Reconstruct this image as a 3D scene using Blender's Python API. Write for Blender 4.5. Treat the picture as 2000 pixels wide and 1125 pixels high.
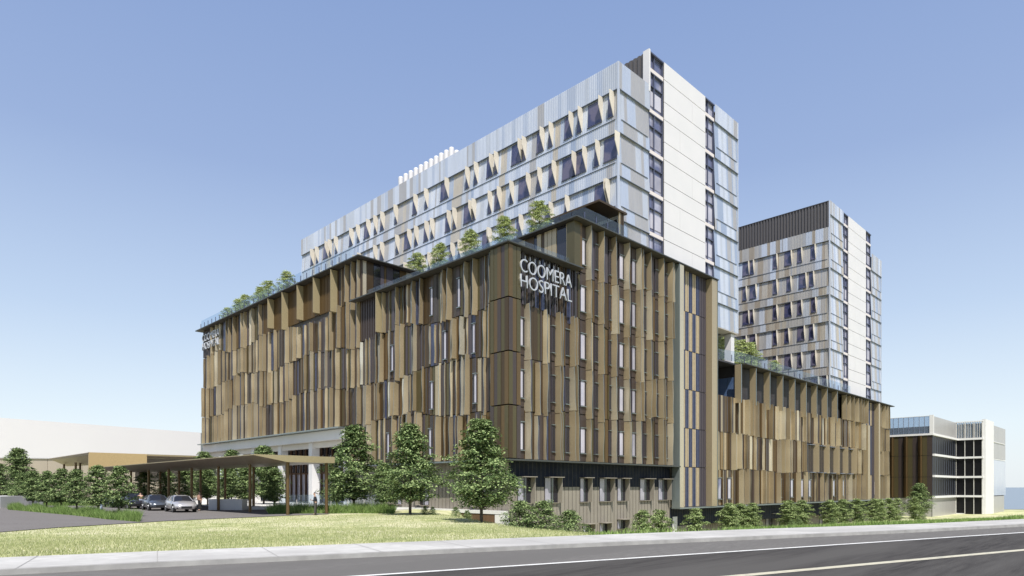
import bpy, bmesh, math, random
from mathutils import Vector, Matrix
R = math.radians
for o in list(bpy.data.objects): bpy.data.objects.remove(o)
sc = bpy.context.scene
col = sc.collection

# ------------------------------------------------------------------ camera, sky, sun, exposure
TH = R(45.27)                                   # angle between the street facade (world X) and the view direction
CAM = Vector((-38.92, -39.71, 2.2))
FW = Vector((math.cos(TH), math.sin(TH), 0)); RT = Vector((math.sin(TH), -math.cos(TH), 0))
cd = bpy.data.cameras.new('camera'); cam = bpy.data.objects.new('camera', cd); col.objects.link(cam)
cam.location = CAM
cam.rotation_euler = (R(90), 0, TH - R(90))
cd.sensor_width = 36; cd.lens = 36 * 1278 / 2000; cd.shift_y = (951 - 562.5) / 2000
cd.clip_start = 0.2; cd.clip_end = 20000
sc.camera = cam
SUN_EL = R(56); A = R(36)
sx, sy = -math.sin(A), -math.cos(A)             # horizontal direction to the sun
sundir = Vector((sx * math.cos(SUN_EL), sy * math.cos(SUN_EL), math.sin(SUN_EL)))
w = bpy.data.worlds.new('World'); sc.world = w; w.use_nodes = True
nt = w.node_tree; bg = nt.nodes['Background']
sky = nt.nodes.new('ShaderNodeTexSky'); sky.sky_type = 'NISHITA'; sky.sun_disc = False
sky.sun_elevation = SUN_EL; sky.sun_rotation = math.atan2(sx, sy)
sky.air_density = 1.2; sky.dust_density = 1.2; sky.ozone_density = 1.6; sky.altitude = 0
tcw = nt.nodes.new('ShaderNodeTexCoord'); sep = nt.nodes.new('ShaderNodeSeparateXYZ'); nt.links.new(tcw.outputs['Generated'], sep.inputs[0])
rmp = nt.nodes.new('ShaderNodeValToRGB'); nt.links.new(sep.outputs['Z'], rmp.inputs[0]); cr_ = rmp.color_ramp
STOPS = [(0.0, (.84, .90, .94)), (0.08, (.78, .88, .96)), (0.23, (.53, .655, .85)), (0.42, (.33, .44, .70)), (0.62, (.25, .36, .64)), (0.80, (.08, .13, .30)), (1.0, (.05, .09, .24))]
while len(cr_.elements) < len(STOPS): cr_.elements.new(0.5)
for e, (p_, c_) in zip(cr_.elements, STOPS): e.position = p_; e.color = (*c_, 1)
vm = nt.nodes.new('ShaderNodeVectorMath'); vm.operation = 'SCALE'; vm.inputs['Scale'].default_value = 0.85 / 0.12; nt.links.new(rmp.outputs[0], vm.inputs[0])
mxw = nt.nodes.new('ShaderNodeMix'); mxw.data_type = 'RGBA'; mxw.inputs['Factor'].default_value = 0.85
nt.links.new(sky.outputs[0], mxw.inputs['A']); nt.links.new(vm.outputs[0], mxw.inputs['B'])
nt.links.new(mxw.outputs['Result'], bg.inputs[0]); bg.inputs[1].default_value = 0.118
sl = bpy.data.lights.new('sun', 'SUN'); sl.energy = 5.0; sl.angle = R(0.5); sl.color = (1, 0.955, 0.89)
so = bpy.data.objects.new('sun', sl); col.objects.link(so)
so.rotation_euler = (-sundir).to_track_quat('-Z', 'Y').to_euler(); so.location = (0, -60, 120)
sc.view_settings.view_transform = 'Standard'; sc.view_settings.look = 'None'
sc.view_settings.exposure = 0.36; sc.view_settings.gamma = 1

# ------------------------------------------------------------------ helpers
def c2w(X, Y, z=0.0):                           # metres right of / ahead of the viewpoint -> world
    p = RT * X + FW * Y
    return Vector((CAM.x + p.x, CAM.y + p.y, z))
def w2c(x, y):
    dx, dy = x - CAM.x, y - CAM.y
    return dx * RT.x + dy * RT.y, dx * FW.x + dy * FW.y
def v_of(px, u):                                # bearing (measured on the survey photo) -> position along a wall
    t = (px - 1000) / 1278
    # X = a + b v ; Y = c + d v
    X0, Y0 = w2c(u, 0); X1, Y1 = w2c(u, 1)
    return (t * Y0 - X0) / ((X1 - X0) - t * (Y1 - Y0))
def u_of(px, v):
    t = (px - 1000) / 1278
    X0, Y0 = w2c(0, v); X1, Y1 = w2c(1, v)
    return (t * Y0 - X0) / ((X1 - X0) - t * (Y1 - Y0))
def ss(t): t = max(0, min(1, t)); return t * t * (3 - 2 * t)
def lerp(a, b, t): return a + (b - a) * t
def interp(x, pts):
    if x <= pts[0][0]: return pts[0][1]
    for (x0, y0), (x1, y1) in zip(pts, pts[1:]):
        if x <= x1: return y0 + (y1 - y0) * (x - x0) / (x1 - x0)
    return pts[-1][1]

def mat(name, c, rough=0.6, metal=0.0, c2=None, scale=1.0, detail=3, stretch=(1, 1, 1), bump=0.0, bscale=None,
        spec=0.5, ramp=(0.35, 0.65), trans=0.0, alpha=1.0, c3=None, s3=0.2, coat=0.0, rot=0.0):
    m = bpy.data.materials.new(name); m.use_nodes = True
    nt = m.node_tree; b = nt.nodes['Principled BSDF']
    b.inputs['Base Color'].default_value = (*c, 1); b.inputs['Roughness'].default_value = rough
    b.inputs['Metallic'].default_value = metal; b.inputs['Specular IOR Level'].default_value = spec
    if trans: b.inputs['Transmission Weight'].default_value = trans
    if coat: b.inputs['Coat Weight'].default_value = coat; b.inputs['Coat Roughness'].default_value = 0.05
    if alpha < 1: b.inputs['Alpha'].default_value = alpha
    if c2 or bump:
        tc = nt.nodes.new('ShaderNodeTexCoord'); mp = nt.nodes.new('ShaderNodeMapping')
        mp.inputs['Scale'].default_value = stretch; mp.inputs['Rotation'].default_value = (0, 0, rot)
        nt.links.new(tc.outputs['Object'], mp.inputs[0])
    if c2:
        n = nt.nodes.new('ShaderNodeTexNoise'); n.inputs['Scale'].default_value = scale; n.inputs['Detail'].default_value = detail
        nt.links.new(mp.outputs[0], n.inputs['Vector'])
        r = nt.nodes.new('ShaderNodeValToRGB')
        r.color_ramp.elements[0].position = ramp[0]; r.color_ramp.elements[1].position = ramp[1]
        r.color_ramp.elements[0].color = (*c, 1); r.color_ramp.elements[1].color = (*c2, 1)
        nt.links.new(n.outputs[0], r.inputs[0])
        outc = r.outputs[0]
        if c3:
            n3 = nt.nodes.new('ShaderNodeTexNoise'); n3.inputs['Scale'].default_value = s3; n3.inputs['Detail'].default_value = 4
            nt.links.new(mp.outputs[0], n3.inputs['Vector'])
            r3 = nt.nodes.new('ShaderNodeValToRGB'); r3.color_ramp.elements[0].position = 0.4; r3.color_ramp.elements[1].position = 0.65
            nt.links.new(n3.outputs[0], r3.inputs[0])
            mx = nt.nodes.new('ShaderNodeMix'); mx.data_type = 'RGBA'
            nt.links.new(r3.outputs[0], mx.inputs['Factor']); nt.links.new(outc, mx.inputs['A'])
            mx.inputs['B'].default_value = (*c3, 1); outc = mx.outputs['Result']
        nt.links.new(outc, b.inputs['Base Color'])
    if bump:
        nb = nt.nodes.new('ShaderNodeTexNoise'); nb.inputs['Scale'].default_value = bscale or scale; nb.inputs['Detail'].default_value = 4
        nt.links.new(mp.outputs[0], nb.inputs['Vector'])
        bp = nt.nodes.new('ShaderNodeBump'); bp.inputs['Strength'].default_value = bump; bp.inputs['Distance'].default_value = 0.05
        nt.links.new(nb.outputs[0], bp.inputs['Height']); nt.links.new(bp.outputs[0], b.inputs['Normal'])
    return m

M = {}
def gold(n, c, r=0.36, me=0.5):
    d = tuple(x * 0.93 for x in c)
    M[n] = mat(n, d, r, me, c2=tuple(min(1, x * 1.07) for x in c), scale=7, detail=2, bump=0.08, bscale=14, c3=c, s3=0.35)
gold('champagne_metal', (0.55, 0.485, 0.36)); gold('gold_metal', (0.435, 0.355, 0.23)); gold('bronze_metal', (0.08, 0.053, 0.028))
gold('pale_metal', (0.55, 0.52, 0.43), 0.32); gold('grey_bronze_metal', (0.085, 0.066, 0.060)); gold('olive_metal', (0.11, 0.092, 0.046)); gold('brown_metal', (0.145, 0.094, 0.043))
gold('fascia_gold', (0.34, 0.285, 0.17), 0.5, 0.3); gold('bright_gold', (0.48, 0.36, 0.18), 0.5, 0.2)
M['roof_edge'] = mat('roof_edge', (0.085, 0.09, 0.085), 0.4, 0.5)
M['panel_joint'] = mat('panel_joint', (0.11, 0.10, 0.085), 0.7)
M['edge_metal'] = mat('edge_metal', (0.26, 0.30, 0.30), 0.35, 0.6)
M['navy_panel'] = mat('navy_panel', (0.055, 0.065, 0.12), 0.4, 0.3, c2=(0.07, 0.085, 0.15), scale=3)
M['sand_panel'] = mat('sand_panel', (0.40, 0.325, 0.215), 0.5, 0.2, c2=(0.45, 0.37, 0.25), scale=4)
M['violet_panel'] = mat('violet_panel', (0.075, 0.066, 0.08), 0.45, 0.2)
M['joint'] = mat('joint', (0.02, 0.02, 0.02), 0.8)
M['dark_wall'] = mat('dark_wall', (0.045, 0.04, 0.04), 0.7, c2=(0.06, 0.055, 0.055), scale=2)
M['dark_slat'] = mat('dark_slat', (0.035, 0.033, 0.038), 0.55)
M['taupe_panel'] = mat('taupe_panel', (0.225, 0.20, 0.17), 0.6, c2=(0.25, 0.225, 0.19), scale=1.2, c3=(0.26, 0.235, 0.195), s3=0.25)
M['charcoal_panel'] = mat('charcoal_panel', (0.014, 0.018, 0.030), 0.8, spec=0.15, c2=(0.022, 0.027, 0.04), scale=1.2)
M['white_panel'] = mat('white_panel', (0.61, 0.60, 0.62), 0.6, c2=(0.585, 0.58, 0.60), scale=0.35)
M['hall_white'] = mat('hall_white', (0.535, 0.53, 0.55), 0.8, spec=0.2, c2=(0.52, 0.515, 0.535), scale=0.1)
M['white_render'] = mat('white_render', (0.68, 0.675, 0.67), 0.6, c2=(0.65, 0.645, 0.64), scale=0.5)
M['warm_white'] = mat('warm_white', (0.66, 0.62, 0.57), 0.6, c2=(0.63, 0.595, 0.54), scale=0.5)
M['concrete'] = mat('concrete', (0.42, 0.41, 0.39), 0.8, c2=(0.50, 0.49, 0.46), scale=2, bump=0.2)
def clad(n, c, r=0.16, me=0.3): M[n] = mat(n, c, r, me, c2=tuple(x * 0.93 for x in c), scale=0.8, stretch=(1, 1, 0.2), spec=0.6)
clad('clad_blue', (0.464, 0.513, 0.61)); clad('clad_pale', (0.572, 0.61, 0.686)); clad('clad_grey', (0.42, 0.415, 0.42)); clad('clad_deep', (0.36, 0.42, 0.53)); clad('clad_mist', (0.508, 0.54, 0.599))
clad('clad_cream', (0.50, 0.46, 0.40)); clad('clad_tan', (0.38, 0.33, 0.27), 0.4); clad('clad_stone', (0.455, 0.44, 0.425), 0.35)
M['clad_trim'] = mat('clad_trim', (0.20, 0.23, 0.30), 0.4, 0.3)
M['cream_fin'] = mat('cream_fin', (0.62, 0.575, 0.50), 0.5, c2=(0.59, 0.545, 0.475), scale=0.7)
M['tower_glass'] = mat('tower_glass', (0.045, 0.05, 0.11), 0.06, 0.0, c2=(0.11, 0.10, 0.15), scale=0.5, spec=0.9, ramp=(0.45, 0.55))
M['slot_glass'] = mat('slot_glass', (0.12, 0.13, 0.22), 0.08, 0.1, c2=(0.38, 0.38, 0.47), scale=0.35, spec=0.8, ramp=(0.45, 0.6))
M['slot_frame'] = mat('slot_frame', (0.085, 0.095, 0.15), 0.4, 0.2)
M['lilac_glass'] = mat('lilac_glass', (0.40, 0.39, 0.46), 0.1, 0.0, c2=(0.52, 0.50, 0.56), scale=0.4, spec=0.8)
M['lilac_dim'] = mat('lilac_dim', (0.26, 0.255, 0.31), 0.1, 0.0, c2=(0.36, 0.35, 0.41), scale=0.5, spec=0.8)
M['dark_glass'] = mat('dark_glass', (0.02, 0.02, 0.028), 0.06, spec=0.8)
M['black_glass'] = mat('black_glass', (0.006, 0.006, 0.008), 0.35, spec=0.25)
M['blue_glass'] = mat('blue_glass', (0.10, 0.16, 0.30), 0.06, 0.2, c2=(0.14, 0.2, 0.34), scale=0.4, spec=0.9)
M['louvre'] = mat('louvre', (0.085, 0.08, 0.085), 0.6)
M['soffit'] = mat('soffit', (0.62, 0.57, 0.56), 0.6)
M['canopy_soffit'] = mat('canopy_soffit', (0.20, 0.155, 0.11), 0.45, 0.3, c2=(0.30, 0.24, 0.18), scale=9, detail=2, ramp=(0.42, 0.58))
M['bark'] = mat('bark', (0.055, 0.045, 0.036), 0.9, c2=(0.10, 0.085, 0.07), scale=9, stretch=(1, 1, 0.2), bump=0.4)
M['timber'] = mat('timber', (0.10, 0.055, 0.03), 0.7, c2=(0.14, 0.08, 0.045), scale=3, stretch=(1, 1, .1))
def thin_glass(n, c, a):
    m = bpy.data.materials.new(n); m.use_nodes = True; nt = m.node_tree; nt.nodes.remove(nt.nodes['Principled BSDF'])
    t = nt.nodes.new('ShaderNodeBsdfTransparent'); t.inputs[0].default_value = (*c, 1)
    g = nt.nodes.new('ShaderNodeBsdfGlossy'); g.inputs['Roughness'].default_value = 0.05
    d = nt.nodes.new('ShaderNodeBsdfDiffuse'); d.inputs[0].default_value = (0.45, 0.55, 0.66, 1)
    mx = nt.nodes.new('ShaderNodeMixShader'); mx.inputs[0].default_value = a
    m2 = nt.nodes.new('ShaderNodeMixShader'); m2.inputs[0].default_value = 0.5
    nt.links.new(g.outputs[0], m2.inputs[1]); nt.links.new(d.outputs[0], m2.inputs[2])
    nt.links.new(t.outputs[0], mx.inputs[1]); nt.links.new(m2.outputs[0], mx.inputs[2])
    nt.links.new(mx.outputs[0], nt.nodes['Material Output'].inputs[0]); M[n] = m
thin_glass('clear_glass', (0.86, 0.91, 0.95), 0.07); thin_glass('screen_glass', (0.74, 0.82, 0.92), 0.25)
def leafmat(n, c, c2):
    m = bpy.data.materials.new(n); m.use_nodes = True; nt = m.node_tree; b = nt.nodes['Principled BSDF']
    g = nt.nodes.new('ShaderNodeNewGeometry'); r = nt.nodes.new('ShaderNodeValToRGB')
    r.color_ramp.elements[0].color = (*c, 1); r.color_ramp.elements[1].color = (*c2, 1); r.color_ramp.elements[0].position = 0.35
    nt.links.new(g.outputs['Random Per Island'], r.inputs[0]); nt.links.new(r.outputs[0], b.inputs['Base Color'])
    b.inputs['Roughness'].default_value = 0.65; b.inputs['Specular IOR Level'].default_value = 0.12
    tr = nt.nodes.new('ShaderNodeBsdfTranslucent'); nt.links.new(r.outputs[0], tr.inputs[0])
    mx = nt.nodes.new('ShaderNodeMixShader'); mx.inputs[0].default_value = 0.18
    nt.links.new(b.outputs[0], mx.inputs[1]); nt.links.new(tr.outputs[0], mx.inputs[2])
    nt.links.new(mx.outputs[0], nt.nodes['Material Output'].inputs[0]); M[n] = m
leafmat('leaf', (0.07, 0.115, 0.04), (0.40, 0.50, 0.22)); leafmat('leaf_mid', (0.12, 0.175, 0.06), (0.46, 0.54, 0.25)); leafmat('leaf_light', (0.30, 0.37, 0.13), (0.66, 0.70, 0.38))
leafmat('grass_blade', (0.12, 0.20, 0.05), (0.30, 0.40, 0.14)); leafmat('lawn_blade', (0.27, 0.31, 0.13), (0.55, 0.55, 0.32))

class MB:
    def __init__(s, o=(0, 0, 0), a=(1, 0, 0), n=(0, -1, 0)):
        s.v = []; s.f = []; s.mi = []; s.mats = []; s.sm = set()
        s.frame(o, a, n)
    def frame(s, o, a, n): s.o = Vector(o); s.a = Vector(a); s.n = Vector(n); return s
    def P(s, a, d, z): return s.o + s.a * a + s.n * d + Vector((0, 0, z))
    def m(s, name):
        if name not in s.mats: s.mats.append(name)
        return s.mats.index(name)
    def add(s, pts, faces, m):
        b = len(s.v); s.v += [tuple(p) for p in pts]; k = s.m(m)
        for f in faces: s.f.append([b + i for i in f]); s.mi.append(k)
    def face(s, pts, m): s.add([s.P(*p) for p in pts], [list(range(len(pts)))], m)
    def box(s, a0, a1, d0, d1, z0, z1, m):
        p = [s.P(a, d, z) for z in (z0, z1) for a, d in ((a0, d0), (a1, d0), (a1, d1), (a0, d1))]
        s.add(p, [(0, 3, 2, 1), (4, 5, 6, 7), (0, 1, 5, 4), (1, 2, 6, 5), (2, 3, 7, 6), (3, 0, 4, 7)], m)
    def blade(s, q, D, L0, L1, wd, z0, z1, m, edge='edge_metal', n=7):
        rows = []
        for i in range(n + 1):
            t = i / n; L = L0 + (L1 - L0) * (0.5 - 0.5 * math.cos(math.pi * t)) - 0.07 * math.sin(math.pi * t * 2); z = z0 + (z1 - z0) * t
            rows.append(((q, 0.02), (q + L, D), (q + L + 0.05, D), (q + max(wd, 0.06), 0.02), z))
        for j0, j1, mm, smo in ((0, 1, m, True), (1, 2, edge, False), (2, 3, m, True)):
            pts = []
            for r in rows: pts += [s.P(*r[j0], r[4]), s.P(*r[j1], r[4])]
            f0 = len(s.f)
            s.add(pts, [(2 * i, 2 * i + 1, 2 * i + 3, 2 * i + 2) for i in range(n)], mm)
            if smo: s.sm.update(range(f0, len(s.f)))
        for r in (rows[0], rows[-1]): s.add([s.P(*r[j], r[4]) for j in range(4)], [(0, 1, 2, 3)], m)
    def prism(s, plan, z0, z1, m):                # plan: list of (a, d)
        n = len(plan)
        zz0 = z0 if isinstance(z0, (list, tuple)) else [z0] * n; zz1 = z1 if isinstance(z1, (list, tuple)) else [z1] * n
        p = [s.P(a, d, z) for (a, d), z in zip(plan, zz0)] + [s.P(a, d, z) for (a, d), z in zip(plan, zz1)]
        fs = [tuple(range(n))[::-1], tuple(range(n, 2 * n))] + [(i, (i + 1) % n, n + (i + 1) % n, n + i) for i in range(n)]
        s.add(p, fs, m)
    def tube(s, p0, p1, r0, r1, m, k=8, caps=True):
        p0 = Vector(p0); p1 = Vector(p1); z = (p1 - p0)
        if z.length < 1e-6: return
        z = z.normalized(); x = z.orthogonal().normalized(); y = z.cross(x)
        pts = []
        for p, r in ((p0, r0), (p1, r1)):
            for i in range(k):
                t = 2 * math.pi * i / k; pts.append(p + x * (r * math.cos(t)) + y * (r * math.sin(t)))
        fs = [(i, (i + 1) % k, k + (i + 1) % k, k + i) for i in range(k)]
        if caps: fs += [tuple(range(k))[::-1], tuple(range(k, 2 * k))]
        s.add(pts, fs, m)
    def build(s, name, parent=None, loc=None, smooth=False, recalc=True):
        me = bpy.data.meshes.new(name); me.from_pydata(s.v, [], s.f)
        for n in s.mats: me.materials.append(M[n])
        me.polygons.foreach_set('material_index', s.mi)
        if smooth: me.polygons.foreach_set('use_smooth', [True] * len(s.f))
        elif s.sm: me.polygons.foreach_set('use_smooth', [i in s.sm for i in range(len(s.f))])
        if recalc:
            bm = bmesh.new(); bm.from_mesh(me); bmesh.ops.recalc_face_normals(bm, faces=bm.faces); bm.to_mesh(me); bm.free()
        o = bpy.data.objects.new(name, me); col.objects.link(o)
        if parent is not None: o.parent = parent
        if loc is not None: o.location = loc
        return o
def tag(o, label=None, cat=None, group=None, kind=None):
    if label: o['label'] = label
    if cat: o['category'] = cat
    if group: o['group'] = group
    if kind: o['kind'] = kind
    return o
def thing(name, label, cat, loc=(0, 0, 0), rz=0, group=None):
    o = bpy.data.objects.new(name, None); col.objects.link(o); o.empty_display_size = 0.5
    o.location = loc; o.rotation_euler = (0, 0, rz)
    return tag(o, label, cat, group)
def copy_tree(o, parent=None):
    c = o.copy(); col.objects.link(c)
    if parent is not None: c.parent = parent
    for ch in [x for x in o.children]: copy_tree(ch, c)
    return c
ORD = ['leftmost', 'second from the left', 'third from the left', 'fourth from the left', 'fifth from the left', 'sixth from the left',
       'seventh from the left', 'eighth from the left', 'ninth from the left', 'tenth from the left', 'eleventh from the left', 'twelfth from the left']

# ------------------------------------------------------------------ terrain
NR = (-0.477, 0.879); RR = (0.879, 0.477)
def sd(X, Y): return X * RR[0] + Y * RR[1], X * NR[0] + Y * NR[1]
def kerb_d(s): return interp(s, [(-200, 16.2), (0, 16.2), (11, 15.7), (25, 14.7), (34, 14.6), (900, 14.6)])
def path_d(s): return interp(s, [(-200, 19.1), (0, 19.1), (12, 18.4), (20, 18.0), (30, 17.0), (900, 17.0)])
def edge_x(Y): return interp(Y, [(0, 9), (17, 6.0), (20.5, 3.2), (25, 1.6), (31, 0.2), (38, -1.0), (43, -3.0), (50, -5.2), (57, -6.6), (60, -5.0), (62, -3.6), (200, -140)])
def zt(X, Y):
    s, d = sd(X, Y)
    dp = path_d(s)
    if d < dp - 0.3: return 0.30
    left = lerp(0.50, 0.0, ss((d - dp) / 17.0)) + 0.22 * math.exp(-((X + 7) / 6) ** 2 - ((Y - 40) / 9) ** 2)
    a = X / max(Y, 1)
    k = lerp(0.30, 0.088, ss((a - 0.14) / 0.24))
    low = -4.2 if Y < 190 else lerp(-4.2, -9, ss((Y - 200) / 40))
    right = max(0.50 - k * (d - dp), low)
    m = ss((X - edge_x(Y)) / lerp(6.5, 4.2, ss((Y - 24) / 10)))
    return lerp(left, right, m)
rd = RT * RR[0] + FW * RR[1]; ROAD_ROT = -math.atan2(rd.y, rd.x)
M['lawn'] = mat('lawn', (0.27, 0.31, 0.13), 0.95, spec=0.1, c2=(0.49, 0.485, 0.27), scale=0.9, detail=10, bump=0.6, bscale=9, c3=(0.56, 0.535, 0.36), s3=0.22, ramp=(0.4, 0.6))
M['asphalt'] = mat('asphalt', (0.042, 0.040, 0.040), 0.9, spec=0.05, c2=(0.070, 0.067, 0.065), scale=10, detail=9, bump=0.25, bscale=40, c3=(0.085, 0.082, 0.079), s3=0.9, stretch=(0.08, 1, 1), rot=ROAD_ROT)
M['shoulder'] = mat('shoulder', (0.12, 0.116, 0.112), 0.9, spec=0.05, c2=(0.165, 0.16, 0.155), scale=26, detail=6, bump=0.2, bscale=40, c3=(0.13, 0.126, 0.122), s3=0.8, stretch=(0.12, 1, 1), rot=ROAD_ROT)
M['drive'] = mat('drive', (0.13, 0.12, 0.115), 0.9, spec=0.08, c2=(0.19, 0.18, 0.175), scale=14, detail=5, c3=(0.17, 0.16, 0.155), s3=0.3)
M['path'] = mat('path', (0.42, 0.415, 0.40), 0.9, spec=0.1, c2=(0.50, 0.495, 0.48), scale=3, detail=6, c3=(0.37, 0.365, 0.355), s3=0.4, bump=0.1)
M['kerb_stone'] = mat('kerb_stone', (0.36, 0.355, 0.34), 0.9, spec=0.1, c2=(0.28, 0.275, 0.265), scale=2.5, detail=6)
M['paving'] = mat('paving', (0.55, 0.54, 0.52), 0.7, c2=(0.62, 0.61, 0.59), scale=1.5)
M['paint'] = mat('paint', (0.70, 0.70, 0.69), 0.6, c2=(0.45, 0.45, 0.44), scale=6, detail=6, ramp=(0.5, 0.75))
M['paint_cream'] = mat('paint_cream', (0.50, 0.47, 0.36), 0.6, c2=(0.32, 0.31, 0.26), scale=5, detail=6, ramp=(0.5, 0.75))
M['haze_sheet'] = mat('haze_sheet', (0.10, 0.14, 0.19), 0.25, bump=0.3, bscale=0.3)  # blue-grey of distant haze put into a surface colour

def axis(lo, hi, fine_lo, fine_hi, st):
    xs = []; x = fine_lo
    while x <= fine_hi: xs.append(x); x += st
    g = st; x = fine_hi
    while x < hi: g *= 1.35; x += g; xs.append(min(x, hi))
    g = st; x = fine_lo
    while x > lo: g *= 1.35; x -= g; xs.insert(0, max(x, lo))
    return xs
gx = axis(-600, 5000, -70, 70, 1.0); gy = axis(5, 5000, 14, 75, 0.8)
vs = []; fs = []
for Y in gy:
    for X in gx:
        vs.append(c2w(X, Y, zt(X, Y)))
for j in range(len(gy) - 1):
    for i in range(len(gx) - 1):
        b = j * len(gx) + i; fs.append((b, b + 1, b + 1 + len(gx), b + len(gx)))
# behind the viewpoint: a plain apron so the ground goes on in every direction
b = len(vs); vs += [c2w(-600, -600, .3), c2w(5000, -600, .3), c2w(5000, 5, .3), c2w(-600, 5, .3)]; fs.append((b, b + 1, b + 2, b + 3))
me = bpy.data.meshes.new('ground'); me.from_pydata([tuple(v) for v in vs], [], fs); me.materials.append(M['lawn'])
me.polygons.foreach_set('use_smooth', [True] * len(fs))
g = bpy.data.objects.new('ground', me); col.objects.link(g); tag(g, 'pale green grass ground sloping down around the hospital', kind='structure')

def strip(name, f0, f1, z, m, s0=-60, s1=400, st=2.0, label=None, thick=None):
    mb = MB(); n = int((s1 - s0) / st); pts = []
    for i in range(n + 1):
        s = s0 + i * st
        for f in (f0, f1):
            d = f(s) if callable(f) else f
            pts.append(c2w(s * RR[0] + d * NR[0], s * RR[1] + d * NR[1], z))
    mb.add(pts, [(2 * i, 2 * i + 2, 2 * i + 3, 2 * i + 1) for i in range(n)], m)
    if thick:
        for side in (0, 1):
            q = []
            for i in range(n + 1): q += [pts[2 * i + side], pts[2 * i + side] - Vector((0, 0, thick))]
            mb.add(q, [(2 * i, 2 * i + 2, 2 * i + 3, 2 * i + 1) for i in range(n)], m)
    o = mb.build(name); tag(o, label, kind='structure'); return o
strip('road', -6.0, 12.7, 0.450, 'asphalt', label='dark asphalt road in the foreground')
strip('road_shoulder', 12.7, lambda s: kerb_d(s), 0.450, 'shoulder', label='lighter grey shoulder of the road')
strip('kerb', lambda s: kerb_d(s), lambda s: kerb_d(s) + 0.22, 0.56, 'kerb_stone', label='pale concrete kerb', thick=0.4)
strip('pavement', lambda s: kerb_d(s) + 0.22, path_d, 0.556, 'path', label='pale concrete footpath beside the road', thick=0.5)
jb = MB(); q = -30.0
while q < 180:
    for d0, d1, zz in ((kerb_d(q) + 0.01, path_d(q), 0.5640),):
        pts = [c2w((q + e) * RR[0] + d * NR[0], (q + e) * RR[1] + d * NR[1], zz) for e, d in ((0, d0), (0.016, d0), (0.016, d1), (0, d1))]
        jb.add(pts, [(0, 1, 2, 3)], 'kerb_stone')
    q += 2.5
tag(jb.build('pavement_joint'), 'dark expansion joints across the footpath', kind='structure')
strip('road_marking', 12.62, 12.78, 0.456, 'paint', label='white edge line on the asphalt road')
strip('road_marking', 9.05, 9.3, 0.456, 'paint_cream', label='cream centre line on the asphalt road')
mb = MB(); mb.add([c2w(60, 216, -5.2), c2w(9000, 216, -5.2), c2w(9000, 9000, -5.2), c2w(60, 9000, -5.2)], [(0, 1, 2, 3)], 'haze_sheet')  # flat sheet added beyond the ground, coloured to stand in for horizon haze
tag(mb.build('haze_sheet'), 'blue grey sheet standing in for haze on the far right horizon', kind='structure')

# forecourt: one asphalt sheet on the flat plateau, pale paving near the lobby
def poly(name, pts, z, m, label, thick=0.0):
    mb = MB(); n = len(pts); q = [c2w(x, y, z) for x, y in pts]
    mb.add(q, [tuple(range(n))], m)
    if thick:
        q2 = q + [p - Vector((0, 0, thick)) for p in q]; mb.add(q2, [(i, (i + 1) % n, n + (i + 1) % n, n + i) for i in range(n)], m)
    o = mb.build(name); tag(o, label, kind='structure'); return o
def px(x, Y): return ((x - 1000) / 1278 * Y, Y)
poly('driveway', [px(-700, 27), px(-300, 28.6), px(0, 31.5), px(110, 35), px(230, 38.5), px(330, 42), px(430, 45), px(520, 48), px(560, 49.5), px(640, 52.0), px(655, 57), px(560, 66), px(430, 88), px(300, 105), px(-300, 105)],
     0.035, 'drive', 'grey asphalt driveway and forecourt')
def uv(u, v): return w2c(u, v)
poly('plaza', [uv(-11.0, 8.5), uv(-1.2, 12), uv(-0.6, 25), uv(6, 25), uv(6, 72), uv(-11, 72)], 0.10, 'paving', 'pale paved plaza in front of the lobby', thick=0.3)

# ------------------------------------------------------------------ podium
pod = thing('hospital_podium', 'bronze finned hospital podium with stepped roofs below the pale towers', 'hospital building')
LF = dict(o=(0, 0, 0), a=(0, 1, 0), n=(-1, 0, 0)); SF = dict(o=(0, 0, 0), a=(1, 0, 0), n=(0, -1, 0))
def solid(mb, x0, x1, y0, y1, z0, z1, m): mb.frame((0, 0, 0), (1, 0, 0), (0, 1, 0)).box(x0, x1, y0, y1, z0, z1, m)
mb = MB()
solid(mb, 0.06, 8.6, 0.06, 23.0, 4.6, 22.55, 'dark_wall')
solid(mb, 0.06, 34.4, 23.2, 70.0, 9.0, 27.2, 'dark_wall')
solid(mb, 8.7, 34.4, 0.06, 23.1, 4.6, 27.2, 'dark_wall')
solid(mb, 34.5, 104.8, 8.0, 36.0, -0.1, 17.9, 'dark_wall')
solid(mb, 34.5, 104.8, 0.06, 7.9, -0.1, 13.6, 'dark_wall')
solid(mb, 42.2, 104.8, 0.5, 7.95, 13.65, 17.9, 'dark_wall')
mb.build('wall', pod)

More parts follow.
